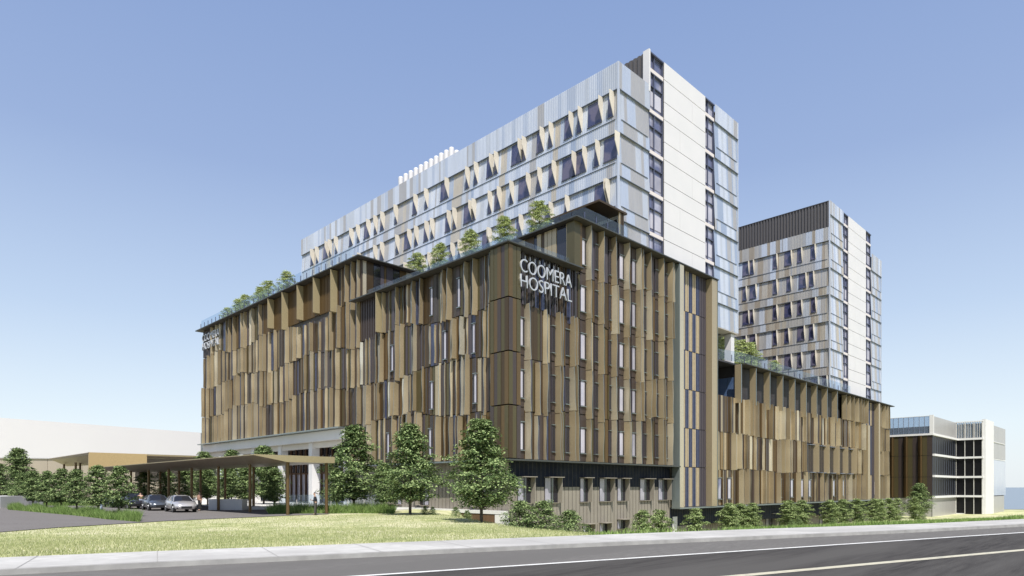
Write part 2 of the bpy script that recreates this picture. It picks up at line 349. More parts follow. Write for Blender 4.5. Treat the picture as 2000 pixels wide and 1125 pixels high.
def off_fn(seed):
    rnd = random.Random(seed); ph = [rnd.uniform(0, 6) for _ in range(12)]
    def f(b, a): return round((0.5 * math.sin(a * 0.30 + ph[b % 12]) + 0.16 * math.sin(a * 0.9 + ph[(b + 3) % 12])) / 0.2) * 0.2
    return f
def gold_face(fr, name, a0, a1, zs, seed, depth=(0.2, 0.3, 0.55, 0.62), step=(0.6, 1.25), skip=lambda a, b: False, tone=('bronze_metal', 'brown_metal', 'gold_metal', 'grey_bronze_metal', 'olive_metal', 'champagne_metal', 'violet_panel', 'navy_panel', 'dark_wall'),
              tw=(3.0, 2.2, 0.3, 4, 3, 0.2, 1.6, 0.8, 2.6), first=0.3, clamp_top=True, blade_mats=('gold_metal',) * 7 + ('champagne_metal', 'pale_metal'), lean=0.12, amp=1.0, bskip=None, extra=()):
    rnd = random.Random(seed); mb = MB(**fr); off = off_fn(seed); nr = len(zs) - 1
    for b in range(nr):
        z0, z1 = zs[b], zs[b + 1]; a = a0
        while a < a1 - 1e-3:
            w_ = min(rnd.choice((0.16, 0.2, 0.26, 0.36, 0.5)), a1 - a)
            if not skip(a + w_ / 2, b):
                o0 = 0 if b == 0 else off(b, a) * 0.5 * amp; o1 = 0 if b == nr - 1 else off(b + 1, a) * 0.5 * amp
                mb.box(a, a + w_ - 0.015, -0.02, rnd.choice((0.03, 0.07, 0.12)), z0 + o0 + 0.03, z1 + o1 - 0.05, rnd.choices(tone, tw)[0])
            a += w_
    pos = []; a = a0 + first
    while a < a1 - 0.25: pos.append(a); a += rnd.uniform(*step)
    for b in range(nr):
        for p in pos:
            q = p + (rnd.uniform(-0.25, 0.25) if rnd.random() < 0.35 else 0)
            if rnd.random() < 0.06 or skip(q, b) or (bskip and bskip(q, b)): continue
            D = rnd.choice(depth); o0 = 0 if b == 0 else off(b, p) * amp; o1 = 0 if b == nr - 1 else off(b + 1, p) * amp
            z0, z1 = zs[b] + o0 + 0.02, zs[b + 1] + o1 - 0.05
            L = rnd.uniform(-lean, lean * 1.3); wd = rnd.choice((0.08, 0.12, 0.18, 0.3))
            m = rnd.choice(blade_mats)
            mb.blade(q, D, L + rnd.uniform(-.05, .22) * D, L - rnd.uniform(0.0, .25) * D, wd, z0, z1, m)
    for b in range(nr):
        for e in extra:
            o0 = 0 if b == 0 else off(b, e) * amp; o1 = 0 if b == nr - 1 else off(b + 1, e) * amp
            if skip(e + .1, b): continue
            mb.blade(e, .72, rnd.uniform(.05, .25), rnd.uniform(-.12, .12), .2, zs[b] + o0 + .02, zs[b + 1] + o1 - .05, rnd.choice(('champagne_metal', 'gold_metal', 'gold_metal')))
    return mb.build(name, pod)
# rows
ZF = [4.6, 9.1, 13.6, 18.1, 22.55]; ZB = [9.1, 13.6, 18.1, 22.6, 27.2]
LW = [(b, v_of(p, 0)) for b, pxs in ((3, (898, 845)), (2, (871, 927)), (1, (845, 930)), (0, (760, 842)), (2, (768,))) for p in pxs]
def lw_skip(a, b): return any(b == bb and -0.95 < a - c < 0.32 for bb, c in LW)
# left facade, front block: the slatted recess at its far end near the step
gold_face(LF, 'fin_cladding', 1.5, 23.0, ZF, 11, skip=lambda a, b: b == 3 and a > 18.6, bskip=lw_skip)
# left facade, back block (sign recess at far end, slatted recesses in the top row)
gold_face(LF, 'fin_cladding', 23.0, 69.9, ZB, 12, skip=lambda a, b: (b == 3 and a > 66.3) or (b == 3 and 28.0 < a < 47.5), depth=(0.3, 0.48, 0.55, 0.62), step=(1.0, 1.9),
          blade_mats=('gold_metal',) * 7 + ('champagne_metal',))
# left facade lower part between front block and lobby
gold_face(LF, 'fin_cladding', 23.0, 26.4, [4.6, 9.05], 13)
def corner(mb, x0, x1, y0, y1, zs):
    pass
# slatted recesses of the top rows
for (q0, q1, z0, z1) in ((18.7, 22.9, 18.15, 22.5), (28.0, 47.5, 22.8, 27.1), (66.4, 69.9, 22.9, 27.1)):
    mb = MB(**LF); a = q0
    while a < q1: mb.box(a, a + 0.14, 0.0, 0.16, z0, z1, 'brown_metal' if z1 > 23 and q0 < 60 else 'grey_bronze_metal'); a += 0.34
    mb.build('slat_screen', pod)
a = 28.0
while a < 48.5:
    mb = MB(**LF); D = 1.0; o = 0.5 * math.sin(a * .6); mb.prism([(a, 0.03), (a + 0.05, D), (a + 0.12, D), (a + 0.75, 0.03)], 22.75 + o, 27.1, 'fascia_gold'); a += 4.1; mb.build('deep_fin', pod)
mb = MB(**LF); mb.prism([(18.7, 0.03), (18.75, 1.0), (18.82, 1.0), (19.4, 0.03)], 18.4, 22.5, 'fascia_gold')
mb.build('deep_fin', pod)
# corner pilaster of flat vertical panels (both faces), storey joints left open
mb = MB()
tones = ['olive_metal', 'brown_metal', 'bronze_metal', 'olive_metal', 'grey_bronze_metal', 'brown_metal', 'olive_metal']
for b in range(4):
    mb.frame(**LF)
    for i in range(5): mb.box(-0.76 + i * 0.44, -0.76 + i * 0.44 + 0.42, -0.05, 0.80 - 0.03 * (i % 2), ZF[b] + 0.04, ZF[b + 1] - 0.06, tones[(i + b) % 7])
    mb.frame(**SF)
    for i in range(3): mb.box(-0.74 + i * 0.47, -0.74 + i * 0.47 + 0.45, -0.05, 0.81 - 0.03 * (i % 2), ZF[b] + 0.04, ZF[b + 1] - 0.06, tones[(i + b + 2) % 7])
mb.build('corner_panel', pod)
# street facade
win_px = [(1016, .75), (1079, .45), (1106, .6), (1137, .85), (1163, .5), (1190, .3), (1212, .8), (1236, .7), (1258, .5), (1281, .6), (1300, .4)]
win_u = [(u_of(p, 0.0), w_) for p, w_ in win_px]
def near_win(a, b): return any(-b_ < a - (u0 - w_ / 2) < w_ + 0.05 for u0, w_ in win_u for b_ in (0.05,))
def near_blade(a, b): return any(-0.72 < a - (u0 - w_ / 2) < w_ + 0.12 for u0, w_ in win_u)
gold_face(SF, 'fin_cladding', 0.85, 8.8, ZF[:4], 21, skip=lambda a, b: near_win(a, b), bskip=near_blade, extra=[u0 + w_ / 2 + .08 for u0, w_ in win_u if u0 < 8.3], step=(0.7, 1.25), depth=(0.4, 0.6, 0.75))
gold_face(SF, 'fin_cladding', 8.9, 25.8, ZF[:4] + [22.6, 27.2], 22, skip=lambda a, b: near_win(a, b), bskip=near_blade, extra=[u0 + w_ / 2 + .08 for u0, w_ in win_u if u0 > 9.2], step=(0.75, 1.3), depth=(0.45, 0.65, 0.8), blade_mats=('champagne_metal', 'gold_metal', 'gold_metal', 'gold_metal'))
proto = None
def slot_window(mb_fr, a, w_, z0, z1, glass='lilac_glass', parent=pod, top='white_panel'):
    mb = MB(**mb_fr)
    mb.box(a - w_ / 2, a + w_ / 2, -0.02, 0.14, z0, z1, 'violet_panel')
    mb.box(a - w_ / 2 - 0.02, a + w_ / 2 + 0.02, -0.02, 0.24, z1, z1 + 0.07, 'edge_metal')
    mb.box(a - w_ / 2 - 0.02, a + w_ / 2 + 0.02, -0.02, 0.24, z0 - 0.07, z0, 'edge_metal')
    o = mb.build('window', parent)
    m2 = MB(**mb_fr); m2.box(a - w_ / 2 + 0.06, a + w_ / 2 - 0.06 - 0.22 * w_, 0.1, 0.155, z0 + 0.05, z1 - 0.05, glass)
    m2.box(a + w_ / 2 - 0.05 - 0.2 * w_, a + w_ / 2 - 0.05, 0.1, 0.155, z0 + 0.05, z1 - 0.05, 'dark_glass')
    m2.build('pane', o); return o
for j, (u0, w_) in enumerate(win_u):
    rows = range(4) if u0 < 8.8 else range(5)
    for b in rows:
        if u0 < 8.8 and b == 3: continue
        zb = 4.6 + 4.5 * b
        mb = MB(**SF); mb.box(u0 - w_ / 2, u0 + w_ / 2, -0.02, 0.1, zb + 0.05, zb + 0.72, 'grey_bronze_metal'); mb.build('spandrel', pod)
        mb = MB(**SF); mb.box(u0 - w_ / 2, u0 + w_ / 2, -0.02, 0.1, zb + 3.3, zb + 4.45, 'grey_bronze_metal')
        mb.build('spandrel', pod)
        slot_window(SF, u0, w_, zb + 0.8, zb + 3.2, 'lilac_glass' if w_ > .72 else 'lilac_dim' if w_ > .62 else 'dark_glass')
for b, pxs in ((3, (898, 845)), (2, (871, 927)), (1, (845, 930)), (0, (760, 842)), (2, (768,))):
    for p in pxs:
        a = v_of(p, 0); slot_window(LF, a, 0.42, 4.6 + 4.5 * b + 0.6, 4.6 + 4.5 * b + 3.2)
# sign recess on the street front: dark slatted screen between the olive corner and the upper block
mb = MB(**SF); rnd = random.Random(5); a = 0.8
while a < 8.7:
    w_ = rnd.choice((0.1, 0.14, 0.2))
    mb.box(a, a + w_, -0.02, rnd.choice((0.05, 0.12, 0.2)), 18.0 - 0.6 * ss((a - 3) / 5), 22.5, rnd.choice(('violet_panel', 'dark_wall', 'navy_panel', 'dark_slat', 'bronze_metal'))); a += w_ + rnd.choice((0.08, 0.16))
for i in range(9): mb.box(1.1 + i * 0.62, 1.25 + i * 0.62, 0.05, 0.25, 21.9, 22.25, 'clad_grey')
mb.build('slat_screen', pod)
# chequered navy and sand panels from ground to roof
mb = MB(**SF); rnd = random.Random(8)
zc = [-0.1, 4.5, 9.0, 13.5, 18.0, 22.5, 27.2]
def chequer(mb, c0, c1, zc, n):
    wd = (c1 - c0) / n
    for b in range(len(zc) - 1):
        for i in range(n):
            blue = (i // 1 + b) % 2 == 0
            m = 'navy_panel' if blue else 'sand_panel'
            if i >= n - 2: m = 'violet_panel'
            a = c0 + i * wd
            k = 4
            for q in range(k): mb.box(a + q * wd / k, a + (q + 1) * wd / k - 0.035, -0.02, 0.1 + 0.05 * (q % 2), zc[b] + 0.03, zc[b + 1] - 0.04, m)
chequer(mb, 26.8, 33.2, zc, 8)
mb.build('chequered_panel', pod)
mb = MB(**SF)
mb.box(25.85, 26.75, -0.02, 0.95, -0.1, 27.15, 'champagne_metal'); mb.box(33.25, 34.5, -0.02, 0.9, -0.1, 27.15, 'gold_metal')
mb.box(34.52, 34.58, -0.02, 0.96, -0.1, 27.2, 'edge_metal'); mb.box(25.78, 25.84, 0.0, 1.0, -0.2, 27.15, 'edge_metal')
mb.build('pilaster', pod)
for i in range(1):
    slot_window(SF, 27.25, 0.45, 0.3, 3.9)

# upper storey walls set back behind the terrace: glazing and bronze panels
mb = MB(o=(8.6, 0, 0), a=(0, 1, 0), n=(-1, 0, 0)); rnd = random.Random(3); a = 0.5
while a < 23.0:
    w_ = rnd.choice((0.4, 0.6, 1.2)); m = rnd.choice(('navy_panel', 'dark_glass', 'blue_glass', 'bronze_metal', 'gold_metal'))
    mb.box(a, a + w_ - 0.06, -0.04, 0.05 + 0.05 * (m == 'gold_metal'), 22.7, 27.15, m); a += w_
mb.frame((0, 23.1, 0), (1, 0, 0), (0, -1, 0)); a = 0.1
while a < 8.6:
    w_ = rnd.choice((0.3, 0.5, 0.9)); m = rnd.choice(('navy_panel', 'dark_glass', 'brown_metal', 'bronze_metal', 'champagne_metal', 'violet_panel'))
    mb.box(a, a + w_ - 0.05, -0.04, 0.1, 22.7, 27.15, m); a += w_
mb.build('terrace_wall', pod)
mb = MB(**SF); mb.box(8.3, 9.15, -0.6, 0.35, 22.7, 27.15, 'olive_metal'); mb.box(9.16, 9.5, -0.6, 0.3, 22.7, 27.15, 'brown_metal'); mb.build('corner_panel', pod)

# roofs (thin plates with a wide eave) and their dark edge
mb = MB()
def plate(x0, x1, y0, y1, z, t=0.09, m='dark_wall'):
    solid(mb, x0, x1, y0, y1, z, z + t, m)
    for (q0, q1, r0, r1) in ((x0 - 0.03, x1, y0 - 0.03, y0), (x0 - 0.03, x0, y0, y1 + 0.03)):
        solid(mb, q0, q1, r0, r1, z + 0.02, z + t + 0.04, 'roof_edge')
plate(-1.0, 8.9, -1.0, 24.0, 22.56)
plate(-1.0, 8.95, 22.2, 71.0, 27.21); plate(9.0, 34.7, -1.0, 71.0, 27.213)
plate(7.9, 9.0, -0.97, 22.2, 27.217)
plate(42.0, 106.0, -1.0, 36.0, 18.05)
mb.build('roof', pod)
mb = MB()
solid(mb, -1.0, 26.0, -1.0, 0.05, 4.42, 4.55, 'roof_edge'); solid(mb, -0.9, 0.05, 0.1, 26.5, 4.42, 4.55, 'edge_metal')
solid(mb, -1.0, 0.05, 26.4, 70.2, 8.9, 9.02, 'edge_metal'); solid(mb, 25.8, 105.2, -1.0, 0.05, -0.28, -0.14, 'edge_metal')
mb.build('ledge', pod)

# wing: rows of fins
ZW = [-0.1, 4.4, 9.0, 13.7]
bigw = [u_of(p, 0.0) for p in (1581, 1602, 1621, 1639.5, 1656.5, 1711)]
slotw = [u_of(p, 0.0) for p in (1404, 1423, 1522, 1545, 1565, 1580, 1627, 1645, 1660, 1707)]
def wing_skip(a, b): return (91.5 < a < 96.9) or (b == 1 and any(-1.9 < a - c < 1.3 for c in bigw))
gold_face(SF, 'fin_cladding', 34.8, 90.4, ZW, 31, step=(1.4, 2.5), depth=(0.3, 0.6, 0.72), skip=wing_skip, bskip=lambda a, b: b == 0 and any(-1.0 < a - c < 0.6 for c in slotw), tone=('gold_metal', 'brown_metal', 'grey_bronze_metal', 'champagne_metal', 'bronze_metal', 'sand_panel'), tw=(1.6, 2, 3, .8, 2, .2), amp=0.35,
          blade_mats=('gold_metal', 'gold_metal', 'gold_metal', 'champagne_metal'), lean=0.2)
gold_face(SF, 'fin_cladding', 97.0, 104.7, ZW + [17.9], 32, step=(1.3, 2.0), depth=(0.7, 0.9), skip=wing_skip, amp=0.3, blade_mats=('gold_metal',))
gold_face(SF, 'fin_cladding', 79.5, 91.4, [13.7, 17.9], 33, step=(1.2, 2.0), depth=(0.7, 0.9), blade_mats=('gold_metal',))
mb = MB(**SF); chequer(mb, 91.6, 96.4, [-.1, 4.4, 13.6, 17.9], 6); mb.box(96.45, 97.3, -.02, .9, -.1, 17.9, 'gold_metal'); mb.box(90.5, 91.55, -.02, .85, -.1, 13.4, 'gold_metal'); mb.build('chequered_panel', pod)
for c in bigw:
    mb = MB(**SF); w_ = 2.2 if c < 90 else 1.8
    mb.box(c - w_ / 2, c + w_ / 2, -0.02, 0.14, 4.5, 8.7, 'dark_wall'); mb.box(c - w_ / 2, c + w_ / 2, 0, 0.5, 8.7, 8.78, 'clad_trim'); mb.box(c - w_ / 2, c + w_ / 2, 0, 0.6, 4.42, 4.5, 'clad_trim')
    mb.prism([(c + w_ / 2, .02), (c + w_ / 2 + .1, 1.0), (c + w_ / 2 + .17, 1.0), (c + w_ / 2 + 1.6, .02)], 4.5, 9.0, 'gold_metal')
    o = mb.build('window', pod); m2 = MB(**SF)
    for i in range(3): m2.box(c - w_ / 2 + 0.06 + i * w_ / 3, c - w_ / 2 + (i + 1) * w_ / 3 - 0.03, .13, .17, 4.6, 8.6, 'dark_glass')
    m2.build('pane', o)
for p in (1404, 1423, 1522, 1545, 1565, 1580, 1627, 1645, 1660, 1707):
    slot_window(SF, u_of(p, 0.0), 0.9 if p < 1600 else 0.75, 0.7, 3.3, 'lilac_glass' if p % 2 else 'slot_glass')
# wing top storey: dark louvred bays between deep blades
bl = [u_of(p, -0.6) for p in (1444, 1473, 1500, 1525.4, 1549, 1571.4, 1592, 1612.4, 1632)]
for i, c in enumerate(bl):
    mb = MB(**SF)
    mb.prism([(c - 0.02, 0.0), (c, 0.85), (c + 0.08, 0.85), (c + 0.12, 0.0)], 13.0 + 0.25 * math.sin(i * 2.1), 17.95, 'gold_metal')
    mb.box(c - .02, c + .1, 0.85, 0.88, 13.0, 17.95, 'edge_metal')
    mb.build('deep_fin', pod)
mb = MB(o=(0, 0.5, 0), a=(1, 0, 0), n=(0, -1, 0)); a = 42.3
while a < 79.4: mb.box(a, a + 0.2, -0.02, 0.08, 13.75, 17.9, 'dark_slat'); a += 0.28
mb.build('louvre_screen', pod)
# open corner terrace between podium and wing
mb = MB(o=(34.5, 7.9, 0), a=(1, 0, 0), n=(0, -1, 0))
for i in range(6): mb.box(i * 1.27, i * 1.27 + 1.2, 0.0, 0.08, 13.8, 17.3, 'blue_glass')
for i in range(7): mb.box(i * 1.27 - 0.07, i * 1.27, 0.0, 0.16, 13.8, 17.3, 'dark_slat')
mb.frame((42.2, 0.5, 0), (0, 1, 0), (-1, 0, 0))
for i in range(6): mb.box(i * 1.24, i * 1.24 + 1.18, 0.0, 0.08, 13.8, 16.6, 'blue_glass' if i < 5 else 'dark_wall')
mb.box(0, 7.4, 0, 0.12, 16.7, 18.0, 'dark_slat')
mb.frame(**SF); mb.box(41.75, 42.18, -0.3, 0.3, 13.7, 18.0, 'white_panel')
mb.build('terrace_wall', pod)
mb = MB(); solid(mb, 34.7, 42.0, 0.2, 8.0, 18.0, 18.2, 'dark_slat'); mb.build('terrace_roof', pod)

# base: taupe and charcoal vertical panels, ribs, hooded windows
mb = MB()
solid(mb, 0.4, 34.0, 0.4, 26.0, -5.0, 4.55, 'taupe_panel'); solid(mb, 34.05, 104.0, 1.3, 30, -6.0, -0.15, 'taupe_panel')
mb.frame((0, 0.4, 0), (1, 0, 0), (0, -1, 0))
mb.box(0.42, 26.0, 0.0, 0.03, 2.2, 4.5, 'charcoal_panel')
mb.box(26.0, 104.0, -0.2, 0.034, -2.3, -0.16, 'charcoal_panel')
a = 0.6
while a < 104:
    mb.box(a, a + 0.02, 0.0, 0.038, -5.0, 4.45 if a < 26 else -0.2, 'panel_joint'); a += 0.55
mb.frame((0.4, 0, 0), (0, 1, 0), (-1, 0, 0)); mb.box(0.4, 26.0, 0.0, 0.03, 2.6, 4.5, 'taupe_panel'); a = 1.2
while a < 26: mb.box(a, a + 0.02, 0.0, 0.038, -3, 4.45, 'panel_joint'); a += 0.55
mb.build('base_wall', pod)
def hood_window(fr, a, w_, z0, z1, D=0.62):
    mb = MB(**fr)
    mb.box(a, a + w_, 0.0, 0.07, z0, z1, 'dark_wall')
    mb.box(a - 0.05, a + w_ + 0.08, 0.02, D + 0.25, z1, z1 + 0.07, 'taupe_panel')                      # hood
    mb.prism([(a + w_, 0.02), (a + w_, D), (a + w_ + 0.07, D), (a + w_ + 0.07, 0.02)], [z0, z0, z0, z0], z1, 'taupe_panel')  # cheek
    mb.box(a - 0.05, a + w_ + 0.08, 0.02, 0.2, z0 - 0.05, z0, 'taupe_panel')
    mb.box(a + w_ * 0.52, a + w_ * 0.56, 0.07, 0.13, z0, z1, 'edge_metal')
    o = mb.build('window', pod); m2 = MB(**fr)
    m2.box(a + 0.03, a + w_ * 0.42, 0.06, 0.1, z0 + 0.04, z1 - 0.04, 'lilac_dim'); m2.box(a + w_ * .44, a + w_ - 0.03, 0.06, 0.1, z0 + 0.04, z1 - 0.04, 'dark_glass')
    m2.build('pane', o)
BF = dict(o=(0, 0.4, 0), a=(1, 0, 0), n=(0, -1, 0))
for x0, x1 in ((1010, 1043), (1063, 1096), (1132, 1155), (1170, 1199), (1205, 1228), (1249, 1276), (1285, 1310)):
    c0 = u_of(x0, 0.4); c1 = u_of(x1, -0.2); hood_window(BF, c0, max(1.15, c1 - c0 + .12), 0.75, 3.05)
for x0, x1 in ((1138, 1156), (1171, 1192)):
    c0 = u_of(x0, 0.4); c1 = u_of(x1, -0.2); hood_window(BF, c0, max(1.15, c1 - c0 + .12), -4.2, -1.4)
c0 = u_of(1205, 0.4); hood_window(BF, c0, 1.3, -2.1, -1.15)
for p in (1408, 1495, 1514, 1535, 1600, 1705):
    hood_window(dict(o=(0, 1.3, 0), a=(1, 0, 0), n=(0, -1, 0)), u_of(p, 1.3), 2.2, -4.4, -1.6 if p < 1550 else -2.0, 0.9)
LB = dict(o=(0.4, 0, 0), a=(0, 1, 0), n=(-1, 0, 0))
for p in (785, 838, 950): hood_window(LB, v_of(p, 0.4), 1.3, 0.4, 2.6, 0.7)
# doors and posts of the lower ground storey
for p, wd in ((1317, 0.9), (1716, .8), (1722, .6)):
    mb = MB(**BF); c = u_of(p, 0.4); mb.box(c - wd / 2, c + wd / 2, 0.0, 0.12, -5, -1.2 if p < 1400 else -2.6, 'white_render'); mb.build('door', pod)
# lobby under the back block: white columns, fascia, tall dark glazing
mb = MB()
solid(mb, 0.3, 34, 26.6, 69.5, 8.0, 8.88, 'warm_white'); solid(mb, -0.2, 0.3, 26.5, 70, 7.7, 8.85, 'white_render')
solid(mb, 0.6, 1.1, 26.5, 70, 7.0, 7.9, 'warm_white')
mb.build('lobby_soffit', pod)
mb = MB(o=(6.2, 26.5, 0), a=(0, 1, 0), n=(-1, 0, 0))
mb.box(0, 43, -0.3, 0.0, 0.1, 7.9, 'lilac_glass')
mb.frame((6.2, 26.5, 0), (0, 1, 0), (-1, 0, 0)); i = 0; a = 0
while a < 43:
    mb.box(a, a + 0.14, 0.02, 0.3, 0.1, 7.9, 'timber'); mb.box(a + 0.6, a + 1.3, 0.01, 0.05, 4.2, 7.9, 'dark_glass'); a += 1.5; i += 1
mb.box(0, 43, 0.02, 0.22, 4.0, 4.2, 'timber'); mb.box(0, 43, 0.02, 0.1, 6.6, 7.9, 'dark_glass')
mb.build('lobby_glazing', pod)
for v in (27.2, 35.5, 44, 52.5, 61, 69):
    mb = MB(); mb.box(-0.5, 0.5, -0.45, 0.45, 0.1, 8.0, 'white_render'); o = mb.build('column', pod, loc=(0.9, v, 0))
mb = MB(); solid(mb, 1.5, 30, 25.9, 26.4, 0.0, 8.9, 'white_render'); mb.build('wall', pod)
# lower ramp wall and slab edge at the front corner
rw = MB(); solid(rw, 0.16, 0.39, 1.5, 26, -0.15, 0.12, 'white_render'); solid(rw, -0.3, 0.15, 0.2, 26.5, -.15, .14, 'white_render')
solid(rw, -0.28, 0.39, 0.25, 1.4, -3.5, -0.2, 'white_render'); solid(rw, -0.25, 0.1, 1.4, 6.5, -3.5, -0.2, 'timber')
tag(rw.build('retaining_wall'), 'low white edged retaining wall at the foot of the hospital corner above the lawn bank', 'wall')

# roof canopy beside the tower
mb = MB()
solid(mb, 12.4, 17.0, -0.1, 6.5, 30.25, 30.4, 'bronze_metal'); solid(mb, 12.37, 17.0, -0.14, -0.1, 30.24, 30.44, 'bronze_metal'); solid(mb, 12.33, 12.37, -0.14, 6.5, 30.24, 30.44, 'bronze_metal')
rc = tag(mb.build('roof_canopy'), 'bronze roof canopy jutting from the foot of the nearer tower over the podium roof', 'canopy')
mb = MB(); a = 15.8
while a < 16.6: solid(mb, a, a + 0.22, 0.0, 0.1, 27.35, 30.24, 'gold_metal' if int(a * 5) % 2 else 'bronze_metal'); a += 0.3
mb.build('fin_screen', rc); mb = MB()
solid(mb, 12.6, 16.4, 3.4, 3.5, 27.35, 30.2, 'dark_glass'); mb.build('glazing', rc); mb = MB(); solid(mb, 14.2, 16.4, 3.3, 3.39, 27.52, 30.2, 'grey_bronze_metal')
mb.build('screen', rc)

# ------------------------------------------------------------------ signs
def letters(root, text, size, width, gap_mat, cap):
    cu = bpy.data.curves.new('t', 'FONT'); cu.body = text; cu.size = size; cu.extrude = 0.09; cu.bevel_depth = 0.0; cu.offset = 0.008
    to = bpy.data.objects.new('t', cu); col.objects.link(to); bpy.context.view_layer.update()
    k = width / to.dimensions.x; ky = cap / to.dimensions.y
    bpy.data.objects.remove(to)
    x = 0
    # each letter as its own mesh: width measured from prefixes
    def wid(s):
        c = bpy.data.curves.new('t', 'FONT'); c.body = s; c.size = size; c.extrude = 0.07; c.offset = -0.018
        o = bpy.data.objects.new('t', c); col.objects.link(o); bpy.context.view_layer.update()
        me = bpy.data.meshes.new_from_object(o); xs = [v.co.x for v in me.vertices]; bpy.data.objects.remove(o); return me, min(xs), max(xs)
    res = []
    full0 = wid(text)[1]
    for i, ch in enumerate(text):
        me, lo, hi = wid(ch); _, l2, h2 = wid(text[:i + 1]); dx = h2 - hi
        for v in me.vertices: v.co.x = (v.co.x + dx - full0) * k; v.co.y *= ky
        me.materials.clear(); me.materials.append(M['letter']); res.append(me)
    return res
M['letter'] = mat('letter', (0.50, 0.52, 0.56), 0.3, 0.3, spec=0.6)
def sign(label, loc, rz, width):
    root = thing('hospital_sign', label, 'sign', loc, rz, None)
    for text, dz, w_ in (('COOMERA', 1.32, width), ('HOSPITAL', 0.0, width * 1.0)):
        for me in letters(root, text, 1.6, w_, 'letter', 1.16):
            o = bpy.data.objects.new('letter', me); col.objects.link(o); o.parent = root; o.location = (0, 0, dz); o.rotation_euler = (R(90), 0, 0)
    return root
sign('white raised letters reading COOMERA HOSPITAL on the podium corner facing the street', (0.55, -0.86, 19.15), 0, 6.75)
sign('half hidden raised lettering at the far left end of the bronze podium', (-0.4, 69.6, 24.0), R(-90), 7.0)

# ------------------------------------------------------------------ towers
TW = (('clad_blue', 2.6), ('clad_pale', 3.6), ('clad_grey', 2.4), ('clad_deep', 0.9), ('clad_cream', 0.9), ('clad_mist', 2.2))
TW2 = (('clad_stone', 4.0), ('clad_pale', 1.4), ('clad_tan', 1.6), ('clad_mist', 1.2), ('clad_cream', 3.6), ('clad_grey', 1.5))
def clad_face(fr, a0, a1, zb, ztop, seed, parent, tones=TW, zbot=None, ledge=0.18, top_plain=True, warm=None):
    """zb: descending break heights; above zb[0] a plain band to ztop"""
    rnd = random.Random(seed); mb = MB(**fr)
    names = [t[0] for t in tones]; ws = [t[1] for t in tones]
    zbot = zbot if zbot is not None else zb[-1]
    bands = [(ztop, zb[0], 0.05, 0.05, 0)] if ztop > zb[0] + 0.2 else []
    for i, z in enumerate(zb):
        zn = zb[i + 1] if i + 1 < len(zb) else zbot
        if z - zn < 0.5: continue
        zm = max(z - 3.05, zn + 0.01)
        bands.append((z, zm, -ledge, 0.0, 1)); 
        if zm > zn + 0.1: bands.append((zm, zn, 0.0, 0.05, 2))
    cmap = {}
    # tones run through storeys in vertical stripes, shifted now and then
    a = a0; strips = []
    while a < a1 - 1e-3:
        n = rnd.choice((1, 2, 2, 3, 4)); m = rnd.choices(names, ws)[0]
        for _ in range(n):
            if a >= a1 - 1e-3: break
            w_ = min(0.26, a1 - a); strips.append((a, w_, m)); a += w_
    for bi, (zt_, zl, dt, dl, kind) in enumerate(bands):
        sh = rnd.randint(-6, 6) if kind != 0 else 0
        for i, (a, w_, m) in enumerate(strips):
            mm = strips[(i + sh) % len(strips)][2]
            if kind == 0 and mm in ('clad_deep', 'clad_cream'): mm = 'clad_pale'
            mb.face([(a, dl, zl), (a + w_, dl, zl), (a + w_, dt, zt_), (a, dt, zt_)], mm)
            mb.prism([(a, 0), (a + 0.04, 0), (a + 0.04, 0.05), (a, 0.05)][:4], zl, zl + 0.01, mm) if False else None
            # standing rib
            mb.add([mb.P(a, dl, zl), mb.P(a + 0.025, dl + 0.05, zl), mb.P(a + 0.05, dl, zl), mb.P(a, dt, zt_), mb.P(a + 0.025, dt + 0.05, zt_), mb.P(a + 0.05, dt, zt_)],
                   [(0, 1, 4, 3), (1, 2, 5, 4)], mm)
        if kind == 1:
            mb.face([(a0, dt, zt_ - 0.001), (a1, dt, zt_ - 0.001), (a1, 0.06, zt_ + 0.02), (a0, 0.06, zt_ + 0.02)], 'clad_trim')
            mb.box(a0, a1, 0.05, 0.08, zt_ - 0.0, zt_ + 0.045, 'clad_trim')
            if zl > zbot + .2: mb.box(a0 + 0.4, a1 - 0.4, 0.0, 0.085, zl - 0.02, zl + 0.02, 'clad_trim')
    return mb.build('cladding', parent)
def tower_window(fr, a, w_, zt_, parent, ledge=0.18, fin=0.85, tint='cream_fin'):
    """a: root line of the shade fin (right jamb), glass extends w_ beyond it along the wall"""
    h = 2.45; z1 = zt_ - 0.08; z0 = z1 - h
    def d(z): return -ledge + ledge * (zt_ - z) / 3.05
    mb = MB(**fr)
    for (q0, q1, e) in ((a - 0.02, a + w_ + 0.05, 0.03),):
        mb.face([(q0, d(z0) + e, z0 - .05), (q1, d(z0) + e, z0 - .05), (q1, d(z1) + e, z1), (q0, d(z1) + e, z1)], 'slot_frame')
    mb.box(a - 0.02, a + w_ + 0.06, d(z0), d(z0) + 0.12, z0 - 0.1, z0 - 0.04, 'slot_frame')
    o = mb.build('window', parent)
    m2 = MB(**fr); e = 0.05
    m2.face([(a + 0.05, d(z0) + e, z0 + .04), (a + w_ - 0.02, d(z0) + e, z0 + .04), (a + w_ - 0.02, d(z1) + e, z1 - .06), (a + 0.05, d(z1) + e, z1 - .06)], 'tower_glass')
    m2.build('pane', o)
    m3 = MB(**fr); t = 0.06
    prof = [(d(z1), z1 + .02), (d(z1) + fin, z1 + .02), (d(z1) + fin, z1 - h * 0.42), (d(z0) + 0.02, z0 - 0.1)]
    p = [m3.P(a - 0.02 + s_, dd, zz) for s_ in (0, -t) for dd, zz in prof]
    m3.add(p, [(0, 1, 2, 3), (7, 6, 5, 4), (0, 4, 5, 1), (1, 5, 6, 2), (2, 6, 7, 3), (3, 7, 4, 0)], tint)
    m3.build('shade_fin', o)
    return o
